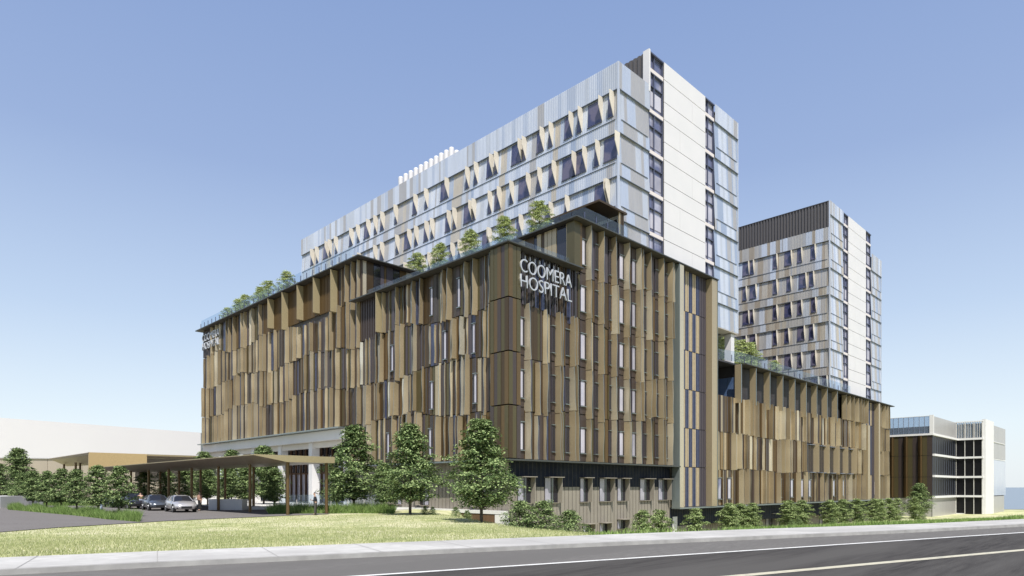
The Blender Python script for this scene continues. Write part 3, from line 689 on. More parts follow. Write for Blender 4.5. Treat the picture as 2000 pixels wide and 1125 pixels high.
def slot(fr, a0, a1, ztop, zbot, parent, seed, step=4.5, first=43.4):
    rnd = random.Random(seed); mb = MB(**fr)
    mb.box(a0, a1, -0.4, -0.3, zbot, ztop, 'slot_glass')
    o = mb.build('stair_glazing', parent); mb = MB(**fr)
    for a in (a0, a0 + (a1 - a0) * 0.36, a1 - 0.12): mb.box(a, a + 0.1, -0.28, -0.1, zbot, ztop, 'slot_frame')
    z = first + step
    while z > zbot + 0.3:
        if z < ztop + .3:
            mb.box(a0, a1, -0.28, -0.06, z - 0.02, z + 0.38, 'soffit')
            mb.box(a0, a1, -0.28, -0.08, z - 0.12, z - 0.03, 'slot_frame'); mb.box(a0, a1, -0.28, -0.12, z - 1.5, z - 1.4, 'slot_frame')
            mb.box(a0 + 0.5, a1 - 0.2, -0.29, -0.24, z - 3.6, z - 2.0, 'lilac_glass' if rnd.random() < .5 else 'lilac_dim')
        z -= step
    mb.box(a0, a1, -0.6, 0.03, ztop - 0.15, ztop, 'slot_frame')
    mb.build('mullion', o)
def core_wall(fr, a0, a1, ztop, zbot, parent):
    mb = MB(**fr); mb.box(a0, a1, -0.7, -0.03, zbot, ztop, 'joint')
    z = ztop; i = 0; hs = (2.9, 2.95, 2.2, 2.3)
    while z > zbot + 0.1:
        zn = max(z - (4.5 * (0.56 if i % 2 else 0.44)), zbot)
        c = a0 + (a1 - a0) * (0.66 if i % 4 in (1, 2) else 0.36)
        if i % 2: segs = ((a0, c), (c + 0.035, a1))
        else: segs = ((a0, a1),)
        for s0, s1 in segs: mb.box(s0, s1, -0.05, 0.05, zn + 0.07, z, 'white_panel')
        z = zn; i += 1
    mb.build('core_wall', parent)
BRK = [43.4, 38.9, 34.4, 29.9]
T1 = thing('hospital_tower', 'nearer pale blue and white hospital tower with cream window fins, above the bronze podium', 'tower', (0, 0, 0))
mb = MB()
solid(mb, 17.2, 42.6, 1.4, 68.6, 27.6, 46.1, 'dark_wall'); solid(mb, 34.8, 42.6, 1.4, 20, 22.5, 27.6, 'soffit')
solid(mb, 22.3, 42.6, 1.4, 62, 46.1, 49.8, 'dark_wall')
mb.build('wall', T1)
mb = MB(); solid(mb, 16.5, 42.9, 0.9, 69.0, 46.02, 46.14, 'louvre'); solid(mb, 22.3, 42.9, 1.3, 62.0, 49.8, 49.93, 'louvre'); mb.build('roof', T1)
TL = dict(o=(16.5, 0.6, 0), a=(0, 1, 0), n=(-1, 0, 0)); TS = dict(o=(0, 0.6, 0), a=(1, 0, 0), n=(0, -1, 0))
clad_face(TL, -0.05, 69.0, BRK, 46.2, 101, T1, zbot=29.6)
clad_face(TS, 16.55, 22.2, BRK + [25.4], 46.2, 102, T1, zbot=25.4, ledge=0.13)
clad_face(TS, 36.7, 42.9, [47.9] + BRK + [25.4], 50.1, 103, T1, zbot=22.4, ledge=0.13)
mb = MB(**TS); mb.box(16.4, 16.62, -0.1, 0.07, 29.6, 46.2, 'clad_pale'); mb.build('corner_trim', T1); mb = MB(**TS); mb.box(22.0, 22.25, -0.7, 0.1, 45.5, 50.1, 'white_panel'); mb.build('corner_trim', T1); mb = MB(**TS); mb.box(42.85, 42.95, -0.5, 0.06, 22.4, 50.1, 'clad_pale'); mb.build('corner_trim', T1)
slot(TS, 22.25, 25.05, 50.0, 27.5, T1, 1); slot(TS, 34.3, 36.68, 50.0, 22.5, T1, 2); core_wall(TS, 25.1, 34.28, 50.0, 24.0, T1)
mb = MB(o=(22.25, 0.7, 0), a=(0, 1, 0), n=(-1, 0, 0)); mb.box(0, 60, -0.1, 0.0, 46.0, 50.0, 'louvre'); a = 0
while a < 60: mb.box(a, a + 0.28, 0.0, 0.12, 46.0, 49.97, 'louvre'); a += 0.56
mb.build('louvre_screen', T1)
mb = MB(o=(17.3, 1.4, 0), a=(0, 1, 0), n=(-1, 0, 0)); a = 0
while a < 66: mb.box(a, a + 1.6, 0, 0.1, 27.6, 29.5, 'blue_glass'); mb.box(a + 1.6, a + 1.7, 0, .16, 27.6, 29.5, 'slot_frame'); a += 1.7
mb.build('base_glazing', T1)
mb = MB(); solid(mb, 34.7, 42.9, 0.62, 20, 22.32, 22.42, 'soffit'); solid(mb, 35.4, 41.3, 2.2, 9, 22.2, 22.318, 'dark_slat'); solid(mb, 35.6, 41.1, 2.4, 8.8, 22.18, 22.198, 'soffit'); mb.build('soffit', T1)
mb = MB(); solid(mb, 41.6, 42.5, 0.9, 1.8, 18.2, 22.2, 'white_panel'); mb.build('column', T1)
row1 = [1187, 1148, 1127, 1102, 1071, 1048, 1018, 998.6, 965, 950, 926, 909, 860, 830, 805, 771, 742, 731, 710.5, 698, 681.5, 655, 643, 631, 618, 606]
row2 = [1179, 1160.5, 1118, 1098, 1071, 1048, 1012, 995, 965, 952.7, 921.5, 905, 884.7, 869, 841.5, 827, 810, 788.7, 774, 740.7, 731, 700, 684, 662, 645, 628, 612]
row3 = [1179, 1160.5, 1102, 1064, 1037, 1008, 950, 941, 895, 876, 846, 836, 815, 790, 765, 742, 720, 700, 680]
wid = [.75, 1.9, .7, 1.3, .7, 1.2, .8, 1.9, .7, 1.3, .75]
for z, row, sft in ((BRK[0], row1, 0), (BRK[1], row2, 1), (BRK[2], row3, 0)):
    for i, p in enumerate(row):
        w_ = wid[(i + sft) % len(wid)] * 0.9
        if sft == 0 and z > 40 and p == 1148 or sft and p in (1179, 1118, 1012, 1098): w_ = 1.9
        # p is the left edge of the dark opening in the photo; the fin root sits w_ nearer
        aL = v_of(p, 16.5) - 0.6; gap = 1.0e9
        if i + 1 < len(row): gap = v_of(row[i + 1], 16.5) - 0.6 - aL
        tower_window(TL, aL - w_, w_, z, T1)
# flues on the roof
fl = MB()
fl.tube((0, 0, 0), (0, 0, 7.4), 0.40, 0.40, 'white_panel', 14); fl.tube((0, 0, 7.4), (0, 0, 7.6), 0.40, 0.33, 'white_panel', 14)
f0 = fl.build('flue', T1, loc=(24.5, 0, 46.1), smooth=False)
for i in range(12):
    p = 783 + i * 9.9; o = f0 if i == 0 else f0.copy()
    if i: col.objects.link(o)
    o.location = (24.5, v_of(p, 24.5), 46.1 - (0.9 if i == 11 else 0))

T2 = thing('hospital_tower', 'further pale hospital tower behind the long bronze wing, with a wide dark louvred top', 'tower')
mb = MB(); solid(mb, 76.4, 102.8, 1.4, 48, 18.2, 46.2, 'dark_wall'); solid(mb, 76.4, 96.8, 1.4, 44, 46.2, 49.9, 'dark_wall'); mb.build('wall', T2)
UL = dict(o=(75.7, 0.6, 0), a=(0, 1, 0), n=(-1, 0, 0))
BR2 = [43.4, 38.9, 34.4, 29.9, 25.4, 20.9]
clad_face(UL, -0.05, 48, BR2, 45.7, 201, T2, tones=TW2, zbot=18.3)
clad_face(TS, 75.75, 82.2, [47.8] + BR2, 50.1, 202, T2, zbot=18.3, ledge=0.13)
clad_face(TS, 97.1, 103.2, BR2, 46.6, 203, T2, zbot=18.3, ledge=0.13)
mb = MB(**TS); mb.box(75.62, 75.8, -0.1, 0.07, 18.3, 50.1, 'clad_pale'); mb.build('corner_trim', T2); mb = MB(**TS); mb.box(103.15, 103.25, -0.5, 0.06, 18.3, 46.6, 'clad_pale'); mb.build('corner_trim', T2)
slot(TS, 82.25, 84.55, 50, 18.3, T2, 3); slot(TS, 93.95, 97.05, 50.1, 18.3, T2, 4); core_wall(TS, 84.6, 93.9, 50.0, 18.3, T2)
mb = MB(o=(75.75, 0.7, 0), a=(0, 1, 0), n=(-1, 0, 0)); mb.box(0, 48, -0.1, 0.0, 45.7, 50.0, 'louvre'); a = 0
while a < 48: mb.box(a, a + 0.26, 0.0, 0.14, 45.72, 49.97, 'louvre'); a += 0.52
mb.box(0, 48, 0, .16, 49.9, 50.05, 'dark_slat')
mb.build('louvre_screen', T2)
mb = MB(); solid(mb, 75.8, 103.2, 0.8, 48, 46.0, 46.12, 'louvre'); solid(mb, 76.0, 97.0, 0.8, 44, 49.85, 49.95, 'louvre'); mb.build('roof', T2)
for z, row in zip(BR2, ([1583, 1557, 1532, 1509, 1464, 1450], [1580, 1560, 1536, 1509, 1464, 1450], [1584, 1557, 1532, 1509, 1464, 1450], [1580, 1557, 1532, 1509, 1464, 1450], [1584, 1557, 1532, 1509, 1464, 1450, 1435], [1606, 1584, 1557, 1535, 1508, 1488, 1464])):
    for i, p in enumerate(row):
        w_ = 1.25 if (i + int(z)) % 3 == 0 else 0.8
        tower_window(UL, v_of(p, 75.7) - 0.6 - w_, w_, z, T2, fin=0.6)

# ------------------------------------------------------------------ far buildings
FB = thing('clinic_building', 'low building with bronze fins, black glazing bands and a white corner tower', 'building')
A0 = w2c; P_A = c2w(89.9, 140)
ax, ay = P_A.x, P_A.y
GB = -5.6
mb = MB()
# left (bronze) block: corner A, runs away along +v ; street side along +u for 21.8
solid(mb, ax + 0.1, ax + 60, ay + 0.1, ay + 60, GB, 13.4, 'dark_wall')
solid(mb, ax, ax + 21.7, ay, ay + 0.1, GB, -0.2, 'clad_stone'); solid(mb, ax, ax + .1, ay, ay + 60, GB, -0.2, 'clad_stone')
mb.build('wall', FB)
mb = MB(o=(ax, ay, 0), a=(0, 1, 0), n=(-1, 0, 0)); rnd = random.Random(6); a = 0.0
while a < 45:
    for z0, z1 in ((-0.1, 4.3), (4.4, 8.9), (9.0, 13.2)):
        mb.box(a, a + 0.9, -0.02, 0.12, z0, z1, 'grey_bronze_metal'); mb.box(a + 0.92, a + 1.8, -.02, .1, z0, z1, 'olive_metal')
        mb.prism([(a + 1.85, 0), (a + 1.9, 0.9), (a + 2.0, 0.9), (a + 2.7, 0)], z0, z1, 'brown_metal')
    a += 2.75
mb.build('fin_cladding', FB)
mb = MB(o=(ax, ay, 0), a=(1, 0, 0), n=(0, -1, 0))
for z in (-0.2, 4.3, 8.85, 13.2): mb.box(0, 21.8, 0, 0.5, z, z + 0.45, 'white_render')
for i in range(11):
    mb.box(0.2 + i * 2, 0.27 + i * 2, 0.0, 0.09, 0, 13.3, 'clad_trim')
mb.box(0, 21.8, 0.0, 0.06, 0.2, 13.2, 'black_glass')
bx_, by_ = ax + 21.8, ay
mb.frame((bx_, by_, 0), (0, -1, 0), (-1, 0, 0))
for z in (-0.2, 4.3, 8.85, 13.2): mb.box(0, 5.4, 0, 0.5, z, z + 0.45, 'white_render')
for a in (0, 1.75, 3.5, 5.1): mb.box(a, a + 0.12, 0.0, 0.3, GB, 17.2, 'concrete')
mb.box(0, 5.4, 0.0, 0.06, GB, 13.2, 'black_glass'); mb.box(0, 1.7, 0.06, 0.2, GB, -4.0, 'white_render')
mb.build('glazing', FB)
cx, cy = bx_, by_ - 5.4
mb = MB(); solid(mb, bx_ + 0.1, bx_ + 27, cy + 0.2, by_ + 30, GB, 17.0, 'dark_wall')
solid(mb, cx - 0.1, cx + 9.8, cy - 0.4, cy + 0.3, GB, 17.9, 'white_render'); solid(mb, cx + 9.8, cx + 26, cy - 0.05, cy + .2, GB, -0.1, 'clad_stone')
mb.build('corner_core', FB)
mb = MB(o=(0, cy, 0), a=(1, 0, 0), n=(0, -1, 0)); a = cx + 9.9
while a < cx + 26: mb.box(a, a + 1.5, -0.1, 0.1, 9.2, 17.2, 'clad_stone'); mb.box(a, a + 1.55, -.1, .15, 0.1, 8.9, 'clad_pale'); a += 1.6
mb.box(cx + 9.9, cx + 26, 0, 0.25, 13.1, 13.25, 'white_render'); mb.box(cx + 9.9, cx + 26, 0, 0.25, 8.9, 9.1, 'white_render')
mb.build('screen_cladding', FB)
mb = MB()   # roof screens
mb.frame((ax, ay, 0), (0, 1, 0), (-1, 0, 0)); a = 0.5
while a < 45: mb.box(a, a + 0.85, 0.0, 0.06, 13.75, 17.4, 'screen_glass'); mb.box(a + 0.87, a + 0.97, 0, 0.1, 13.7, 17.4, 'clad_trim'); a += 1.0
mb.box(-0.2, 45, -0.1, 0.3, 13.3, 13.7, 'white_render'); mb.box(-0.1, 45, -.05, .12, 17.4, 17.5, 'white_render'); mb.box(-0.3, 0.45, -0.2, 0.25, 13.3, 17.6, 'white_render')
mb.frame((ax, ay, 0), (1, 0, 0), (0, -1, 0)); a = 0.3
while a < 21.4: mb.box(a, a + 0.5, 0, 0.1, 13.7, 17.4, 'clad_stone'); a += 0.55
mb.frame((bx_, by_, 0), (0, -1, 0), (-1, 0, 0)); a = 0.1
while a < 5.2: mb.box(a, a + 0.1, 0, 0.1, 13.7, 17.4, 'concrete'); mb.box(a + .1, a + .4, 0, .04, 13.7, 17.3, 'screen_glass'); a += 0.45
mb.box(0, 5.4, -.1, .2, 17.4, 17.6, 'white_render')
mb.build('roof_screen', FB)

LBD = thing('hall_building', 'long white walled hall with a tan lower wall behind the trees at the far left', 'building')
mb = MB(); p0 = c2w(-120, 123.5, 0); p1 = c2w(-66.6, 140, 0); dr = (p1 - p0).normalized(); nn = Vector((dr.y, -dr.x, 0))
L = (p1 - p0).length
mb.frame((p0.x, p0.y, 0), dr, nn)
mb.prism([(0, 0), (L, 0), (L, -30), (0, -30)], 8.0, [17.0, 13.8, 13.8, 17.0], 'hall_white'); mb.build('wall', LBD)
mb = MB(); mb.frame((p0.x, p0.y, 0), dr, nn); a = 0
mb.box(0, L, -29.8, -0.3, -1, 8.0, 'clad_tan')
while a < L: mb.box(a, a + 3.0, -0.3, -0.22, 0, 7.85, 'cream_tan' if False else 'clad_tan'); a += 3.08
mb.box(0, L, -.4, .05, 7.85, 7.99, 'clad_grey')
mb.build('lower_wall', LBD)

# ------------------------------------------------------------------ drop-off canopies
CP = thing('entrance_canopy', 'long low bronze drop-off canopy on slender round columns over the driveway', 'canopy')
mb = MB()
V0, V1 = 7.9, 56.0
prof = [(-18.5, 4.55), (-18.5, 4.62), (-11.9, 4.62), (-11.9, 4.12), (-15.9, 4.10)]
pts = [(u, V0, z) for u, z in prof] + [(u, V1, z) for u, z in prof]; n = len(prof)
mb.add(pts, [tuple(range(n))], 'fascia_gold'); mb.add(pts, [tuple(range(n, 2 * n))], 'fascia_gold')
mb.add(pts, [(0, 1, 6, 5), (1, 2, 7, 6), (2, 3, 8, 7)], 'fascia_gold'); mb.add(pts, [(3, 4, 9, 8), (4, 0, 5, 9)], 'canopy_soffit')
mb.build('roof', CP)
cm = MB(); cm.tube((0, 0, 0.02), (0, 0, 4.11), 0.13, 0.13, 'brown_metal', 14, True); c0 = None
for u in (-15.5, -12.2):
    for k in range(7):
        v = 8.7 + 7.0 * k if k else 8.7
        if c0 is None: c0 = cm.build('column', CP, loc=(u, v, 0)); o = c0
        else:
            o = c0.copy(); col.objects.link(o); o.location = (u, v, 0)
C2 = thing('pavilion_canopy', 'angular gold fascia canopy further back behind the driveway trees', 'canopy')
q = c2w(-58.6, 90.6); qx, qy = q.x, q.y
mb = MB()
solid(mb, qx, qx + 7.3, qy, qy + 0.3, 4.6, 7.0, 'bright_gold'); solid(mb, qx + 7.3, qx + 16, qy + 0.1, qy + 0.4, 6.75, 7.0, 'fascia_gold')
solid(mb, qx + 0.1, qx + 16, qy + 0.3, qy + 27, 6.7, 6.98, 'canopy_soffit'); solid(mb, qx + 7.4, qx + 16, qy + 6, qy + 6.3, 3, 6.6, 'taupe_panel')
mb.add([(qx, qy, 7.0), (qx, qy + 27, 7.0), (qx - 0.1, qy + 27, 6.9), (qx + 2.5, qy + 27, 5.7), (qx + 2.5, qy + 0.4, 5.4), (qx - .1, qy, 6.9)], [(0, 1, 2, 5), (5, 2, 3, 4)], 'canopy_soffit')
mb.build('roof', C2)
for du, dv in ((1.2, 1.2), (1.2, 14), (1.9, 14.6), (6.8, 1.2), (1.5, 24)):
    mb = MB(); mb.tube((0, 0, 0), (0, 0, 6.0), 0.16, 0.16, 'brown_metal', 12); mb.build('column', C2, loc=(qx + du, qy + dv, 0))

# low white walls round the forecourt
def wall(pts, h, t, m, label, z=0.0, name='low_wall'):
    mb = MB(); 
    for (x0, y0), (x1, y1) in zip(pts, pts[1:]):
        a = c2w(x0, y0); b = c2w(x1, y1); dr = (b - a).normalized(); mb.frame((a.x, a.y, 0), dr, Vector((dr.y, -dr.x, 0))); mb.box(0, (b - a).length, -t, 0, z, z + h, m)
    return tag(mb.build(name), label, 'wall')
wall([px(407, 61.5), px(473, 61)], 1.05, 0.9, 'white_render', 'short thick white wall between canopy columns beside the silver car')
wall([px(250, 78), px(405, 80)], 0.9, 0.4, 'white_render', 'low white wall behind the parked cars')
wall([px(0, 66), px(84, 72)], 1.25, 4.0, 'white_render', 'white ramp wall at the far left behind the young trees')
wall([px(480, 62), px(735, 66)], 0.35, 0.5, 'white_render', 'very low white planter wall behind the standing man', 0.0)

# glass balustrades
def balustrade(pts, z, h, label, post=1.5, pm='slot_frame', glass='clear_glass'):
    root = thing('glass_balustrade', label, 'balustrade', (pts[0][0], pts[0][1], z))
    mb = MB(); spots = []; q3 = lambda v: (v.x, v.y, v.z)
    for (x0, y0), (x1, y1) in zip(pts, pts[1:]):
        a = Vector((x0, y0, 0)); b = Vector((x1, y1, 0)); dr = (b - a).normalized(); L = (b - a).length
        o = a - Vector((pts[0][0], pts[0][1], 0))
        mb.frame(o, dr, Vector((dr.y, -dr.x, 0)))
        n = max(1, int(L / post))
        for i in range(n):
            s0 = L * i / n; s1 = L * (i + 1) / n
            mb.box(s0 + 0.03, s1 - 0.03, -0.006, 0.006, 0.05, h, glass); spots.append((q3(o + dr * s0), math.atan2(dr.y, dr.x)))
    mb.build('pane', root)
    mp = MB(); mp.box(-0.03, 0.03, 0.01, 0.09, 0, h * 0.62, pm); p0_ = mp.build('post', root)
    for i, (l_, r_) in enumerate(spots[:99]):
        o_ = p0_ if i == 0 else p0_.copy()
        if i: col.objects.link(o_)
        o_.location = l_; o_.rotation_euler = (0, 0, r_)
    return root
balustrade([(-0.8, 69), (-0.8, 23.4)], 27.33, 1.25, 'glass balustrade on the roof edge of the far left podium block')
balustrade([(8.8, 22), (9.3, -0.7), (16.4, -0.7)], 27.33, 1.25, 'glass balustrade on the uppermost podium roof beneath the nearer tower')
balustrade([(0.3, 22.4), (0.3, 0.3), (8.5, 0.3)], 22.67, 1.1, 'glass balustrade round the terrace above the hospital lettering')
balustrade([(34.8, 0.9), (42.2, -0.6), (82, -0.6)], 18.22, 1.35, 'long glass balustrade with dark posts on the wing roof terrace', 1.9, 'slot_frame')
pA = c2w(*px(545, 66)); pB = c2w(*px(742, 70))
balustrade([(pA.x, pA.y), (pB.x, pB.y)], 0.1, 1.3, 'glass balustrade with grey posts behind the standing man', 1.6, 'concrete')
mb = MB(); a = 82
solid(mb, 79, 84, -0.4, 0.2, 18.25, 21.0, 'white_render'); 

# ------------------------------------------------------------------ trees
def tree_meshes(seed, H=4.0, r=1.3, base=0.22, clumps=90, leaves=34, ls=0.085, kind='round', leaf='leaf'):
    rnd = random.Random(seed); tr = MB(); cr = MB()
    hb = H * base; th = H * 0.92; segs = 7; r0 = H * 0.014 + 0.02
    pts = [Vector((rnd.uniform(-1, 1) * 0.02 * i, rnd.uniform(-1, 1) * 0.02 * i, th * i / segs)) for i in range(segs + 1)]
    for i in range(segs): tr.tube(pts[i], pts[i + 1], r0 * (1 - 0.85 * i / segs), r0 * (1 - 0.85 * (i + 1) / segs), 'bark', 7, False)
    PR = {'big': [(0, .45), (.10, .85), (.22, 1.0), (.42, .80), (.62, .60), (.80, .42), (.92, .26), (1, .08)],
          'young': [(0, .42), (.12, .9), (.28, 1.0), (.5, .86), (.7, .66), (.86, .44), (1, .12)],
          'round': [(0, .40), (.15, .85), (.4, 1.0), (.65, .92), (.85, .66), (1, .22)],
          'column': [(0, .5), (.2, .9), (.5, 1.0), (.75, .85), (.9, .6), (1, .25)]}[kind]
    ph1, ph2 = rnd.uniform(0, 6), rnd.uniform(0, 6)
    for c in range(clumps):
        t = ((c + rnd.random()) / clumps) ** 1.12
        ang = c * 2.39996 + rnd.uniform(-.5, .5)
        tier = 1 + 0.12 * math.sin(t * 30 + ph1) + 0.13 * math.sin(ang * 3 + t * 6 + ph2) + rnd.uniform(-.2, .16)
        R_ = interp(t, PR) * r * tier
        rr = R_ * (rnd.random() ** 0.33 if rnd.random() < .8 else rnd.random() * .6)
        ctr = Vector((math.cos(ang) * rr, math.sin(ang) * rr, hb + (H - hb) * t * 0.97))
        if rr > 0.3 * r and rnd.random() < 0.6:
            zb = max(hb * 0.7, ctr.z - rr * rnd.uniform(0.5, 0.9)); mid = Vector((ctr.x * .45, ctr.y * .45, lerp(zb, ctr.z, .62)))
            tr.tube(Vector((0, 0, zb)), mid, r0 * 0.34 * (1 - t * 0.5), r0 * 0.2 * (1 - t * .5), 'bark', 4, False); tr.tube(mid, ctr, r0 * 0.2 * (1 - t * 0.5), r0 * 0.05, 'bark', 4, False)
        cs = (0.13 + 0.08 * rnd.random()) * r * (1.1 - 0.4 * t) * (1.0 if kind == 'big' else 1.2)
        outd = Vector((math.cos(ang), math.sin(ang), 0))
        for _ in range(leaves):
            q1, q2 = rnd.gauss(0, 1), rnd.gauss(0, 1)
            rad_ = min(2.0, math.hypot(q1, q2))
            if math.hypot(q1, q2) > 2: q1 *= 2 / math.hypot(q1, q2); q2 *= 2 / math.hypot(q1, q2)
            p = ctr + Vector((q1 * cs, q2 * cs, (rnd.gauss(0, .22) - 0.16 * rad_ * rad_ * .6) * cs))
            n = (Vector((rnd.gauss(0, .4), rnd.gauss(0, .4), 1.0)) + outd * rnd.uniform(0, 0.7)).normalized()
            x = n.cross(Vector((rnd.gauss(0, 1), rnd.gauss(0, 1), rnd.gauss(0, 1)))).normalized(); y = n.cross(x)
            s1 = ls * rnd.uniform(0.7, 1.5); s2 = s1 * rnd.uniform(0.4, 0.65)
            cr.add([p - x * s1, p - y * s2 + x * s1 * .1, p + x * s1 - n * s1 * .3, p + y * s2 + x * s1 * .1], [(0, 1, 2, 3)], leaf)
    return tr, cr
def make_kind(name, *a, **k):
    tr, cr = tree_meshes(*a, **k)
    t = tr.build('trunk', recalc=False, smooth=True); c = cr.build('crown', recalc=False)
    ms = (t.data, c.data); bpy.data.objects.remove(t); bpy.data.objects.remove(c); return ms
KB = [make_kind('big', 41 + i, H=7.0, r=2.45, base=0.18, clumps=135, leaves=105, ls=0.095, kind='big') for i in range(3)]
KS = [make_kind('young', 50 + i, H=3.9, r=1.08, base=0.24, clumps=95, leaves=70, ls=0.07, kind='young') for i in range(3)]
KR = [make_kind('street', 60 + i, H=3.6, r=1.15, base=0.14, clumps=85, leaves=85, ls=0.066, kind='round', leaf='leaf_mid') for i in range(3)]
KC = [make_kind('column', 70 + i, H=4.0, r=1.12, base=0.02, clumps=120, leaves=80, ls=0.06, kind='column', leaf='leaf_light') for i in range(2)]
KH = [make_kind('shrub', 80 + i, H=3.4, r=1.5, base=0.03, clumps=110, leaves=75, ls=0.062, kind='young') for i in range(2)]
trnd = random.Random(7)
def tree(name, ms, loc, s, label, cat='tree', group=None, sz=None):
    root = thing(name, label, cat, loc, trnd.uniform(0, 6.28), group)
    root.scale = (s, s, sz or s)
    for nm, me in zip(('trunk', 'crown'), ms):
        o = bpy.data.objects.new(nm, me); col.objects.link(o); o.parent = root
    return root
def cam_tree(name, ms, x, Y, s, label, z=None, **k):
    X = (x - 1000) / 1278 * Y; p = c2w(X, Y, (zt(X, Y) if z is None else z) - 0.03); return tree(name, ms, p, s, label, **k)
# three big trees on the lawn edge
cam_tree('shade_tree', KB[0], 940, 39, 0.90, 'big spreading dark green tree nearest the hospital corner at the edge of the lawn', group='large trees on the lawn')
cam_tree('shade_tree', KB[1], 801, 50, 1.02, 'big dark green tree in the middle of the three in front of the bronze facade', group='large trees on the lawn')
cam_tree('shade_tree', KB[2], 691, 58, 1.12, 'big dark green tree beside the right end of the drop-off canopy', group='large trees on the lawn')
cam_tree('shade_tree', KB[1], 34, 84, 1.05, 'big dark tree at the far left in front of the white hall')
cam_tree('shade_tree', KB[0], -6, 74, 0.72, 'dark tree cut by the left edge of the picture')
for i, (x, Y, s) in enumerate(((399, 96, 1.08), (452, 88, 1.05), (515, 80, 1.06))):
    cam_tree('shade_tree', KB[i % 2], x, Y, s, ['leftmost', 'middle', 'rightmost'][i] + ' of three tall trees rising behind the drop-off canopy', group='tall trees behind the canopy')
for i, (x, Y) in enumerate(((42, 70), (64, 66), (91, 61.5), (119.5, 59.5), (149.5, 56), (191.4, 50.5), (232, 47.5))):
    cam_tree('young_tree', KS[i % 3], x, Y, 0.98 + 0.04 * (i % 2), ORD[i] + ' of seven young trees in the grass bed by the driveway', group='young trees in the driveway grass bed')
for i, (x, Y, s) in enumerate(((282, 85, 1.2), (325, 84, 1.25), (362, 80, 1.2), (405, 76, 1.15), (446, 74, 1.2), (478, 70, 1.15), (536, 63, 1.05), (657, 62, 1.05))):
    cam_tree('young_tree', KS[(i + 1) % 3], x, Y, s, ORD[i] + ' of eight young trees behind the drop-off canopy', group='young trees behind the canopy')
cam_tree('young_tree', KS[0], 750, 56, 1.12, 'young tree standing between the two big trees left of the hospital corner')
# shrubs below the bank
for i, (x, Y, s) in enumerate(((1016, 44, 0.98), (1062, 44, 1.0), (1113, 40, 0.9))):
    X = (x - 1000) / 1278 * Y; top = (975, 975, 994)[i]; H = 3.4 * s; z = 2.2 - (top - 951) * Y / 1278 - H
    p = c2w(X, Y, z); tree('conical_shrub', KH[i % 2], p, s, ['leftmost', 'middle', 'rightmost'][i] + ' of three bushy conical shrubs below the lawn bank', 'shrub', 'shrubs below the lawn bank')
# street trees along the wing
st = ((1255, 992, 50, .95), (1289, 992, 52, .95), (1359, 989, 58, .95), (1424, 980, 66, 1.05), (1448, 981, 69, 1.0), (1470, 980, 70, .95), (1540, 975, 80, 1.15), (1566, 975, 82, 1.15), (1621, 974, 90, 1.1), (1646, 973, 94, 1.15), (1675, 972, 97, 1.1), (1707, 972, 103, 1.15), (1720, 973, 105, 1.0), (1737, 971, 110, 1.15), (1752, 971, 112, 1.05), (1787, 970, 118, 1.1))
OR2 = ['first', 'second', 'third', 'fourth', 'fifth', 'sixth', 'seventh', 'eighth', 'ninth', 'tenth', 'eleventh', 'twelfth', 'thirteenth', 'fourteenth', 'fifteenth', 'sixteenth']
for i, (x, top, Y, s) in enumerate(st):
    X = (x - 1000) / 1278 * Y; H = 3.6 * s; g_ = zt(X, Y); z = min(g_, g_)
    ztop = 2.2 - (top - 951) * Y / 1278; sz = (ztop - g_) / 3.6
    tree('street_tree', KR[i % 3], c2w(X, Y, g_ - 0.05), s * 0.98, OR2[i] + ' from the left of the rounded street trees along the bronze wing', 'tree', 'rounded street trees along the wing', sz=max(0.6, sz))
cam_tree('shade_tree', KB[0], 1795, 132, 1.05, 'tall open crowned tree in front of the low building at the right', group=None)
# roof garden trees
for i, x in enumerate((815, 860, 920, 985, 1053)):
    tree('roof_tree', KC[i % 2], (10.0, v_of(x, 10.0), 27.3), 1.03, ORD[i] + ' of five narrow roof trees before the nearer tower', 'tree', 'roof terrace trees by the tower')
for i, x in enumerate((444, 465, 478, 508, 525, 560)):
    tree('roof_tree', KC[i % 2], (2.0, v_of(x, 2.0), 27.3), (0.85, .98, 1.02, 1.02, 1.08, 1.1)[i], ORD[i] + ' of six narrow trees on the far left podium roof', 'tree', 'roof trees of the far left block')
for i, (x, v, s) in enumerate(((1399, 4, 1.0), (1420, 4.5, 1.15), (1446, 5, 1.1), (1465, 4, 1.05), (1513, 3.0, .65))):
    tree('roof_tree', KC[i % 2], (u_of(x, v), v, 18.2), s * (1.2 if i < 2 else 1.3), ORD[i] + ' of five small trees on the wing roof terrace', 'tree', 'wing terrace trees')

# grass beds and lawn blades
def blades(name, n, sampler, hh, ww, m, label, seed=1):
    rnd = random.Random(seed); mb = MB(); vs = []; fs = []
    for i in range(n):
        X, Y, z, sc_ = sampler(rnd)
        p = c2w(X, Y, z); a = rnd.uniform(0, 6.28); h = hh * rnd.uniform(0.5, 1.3) * sc_; w_ = ww * rnd.uniform(.6, 1.3)
        dx, dy = math.cos(a) * w_, math.sin(a) * w_; lx, ly = rnd.gauss(0, .35) * h, rnd.gauss(0, .35) * h
        b = len(vs); vs += [(p.x - dx, p.y - dy, p.z - .02), (p.x + dx, p.y + dy, p.z - .02), (p.x + lx, p.y + ly, p.z + h)]; fs.append((b, b + 1, b + 2))
    me = bpy.data.meshes.new(name); me.from_pydata(vs, [], fs); me.materials.append(M[m]); o = bpy.data.objects.new(name, me); col.objects.link(o)
    tag(o, label, kind='stuff'); o['category'] = 'grass'; return o
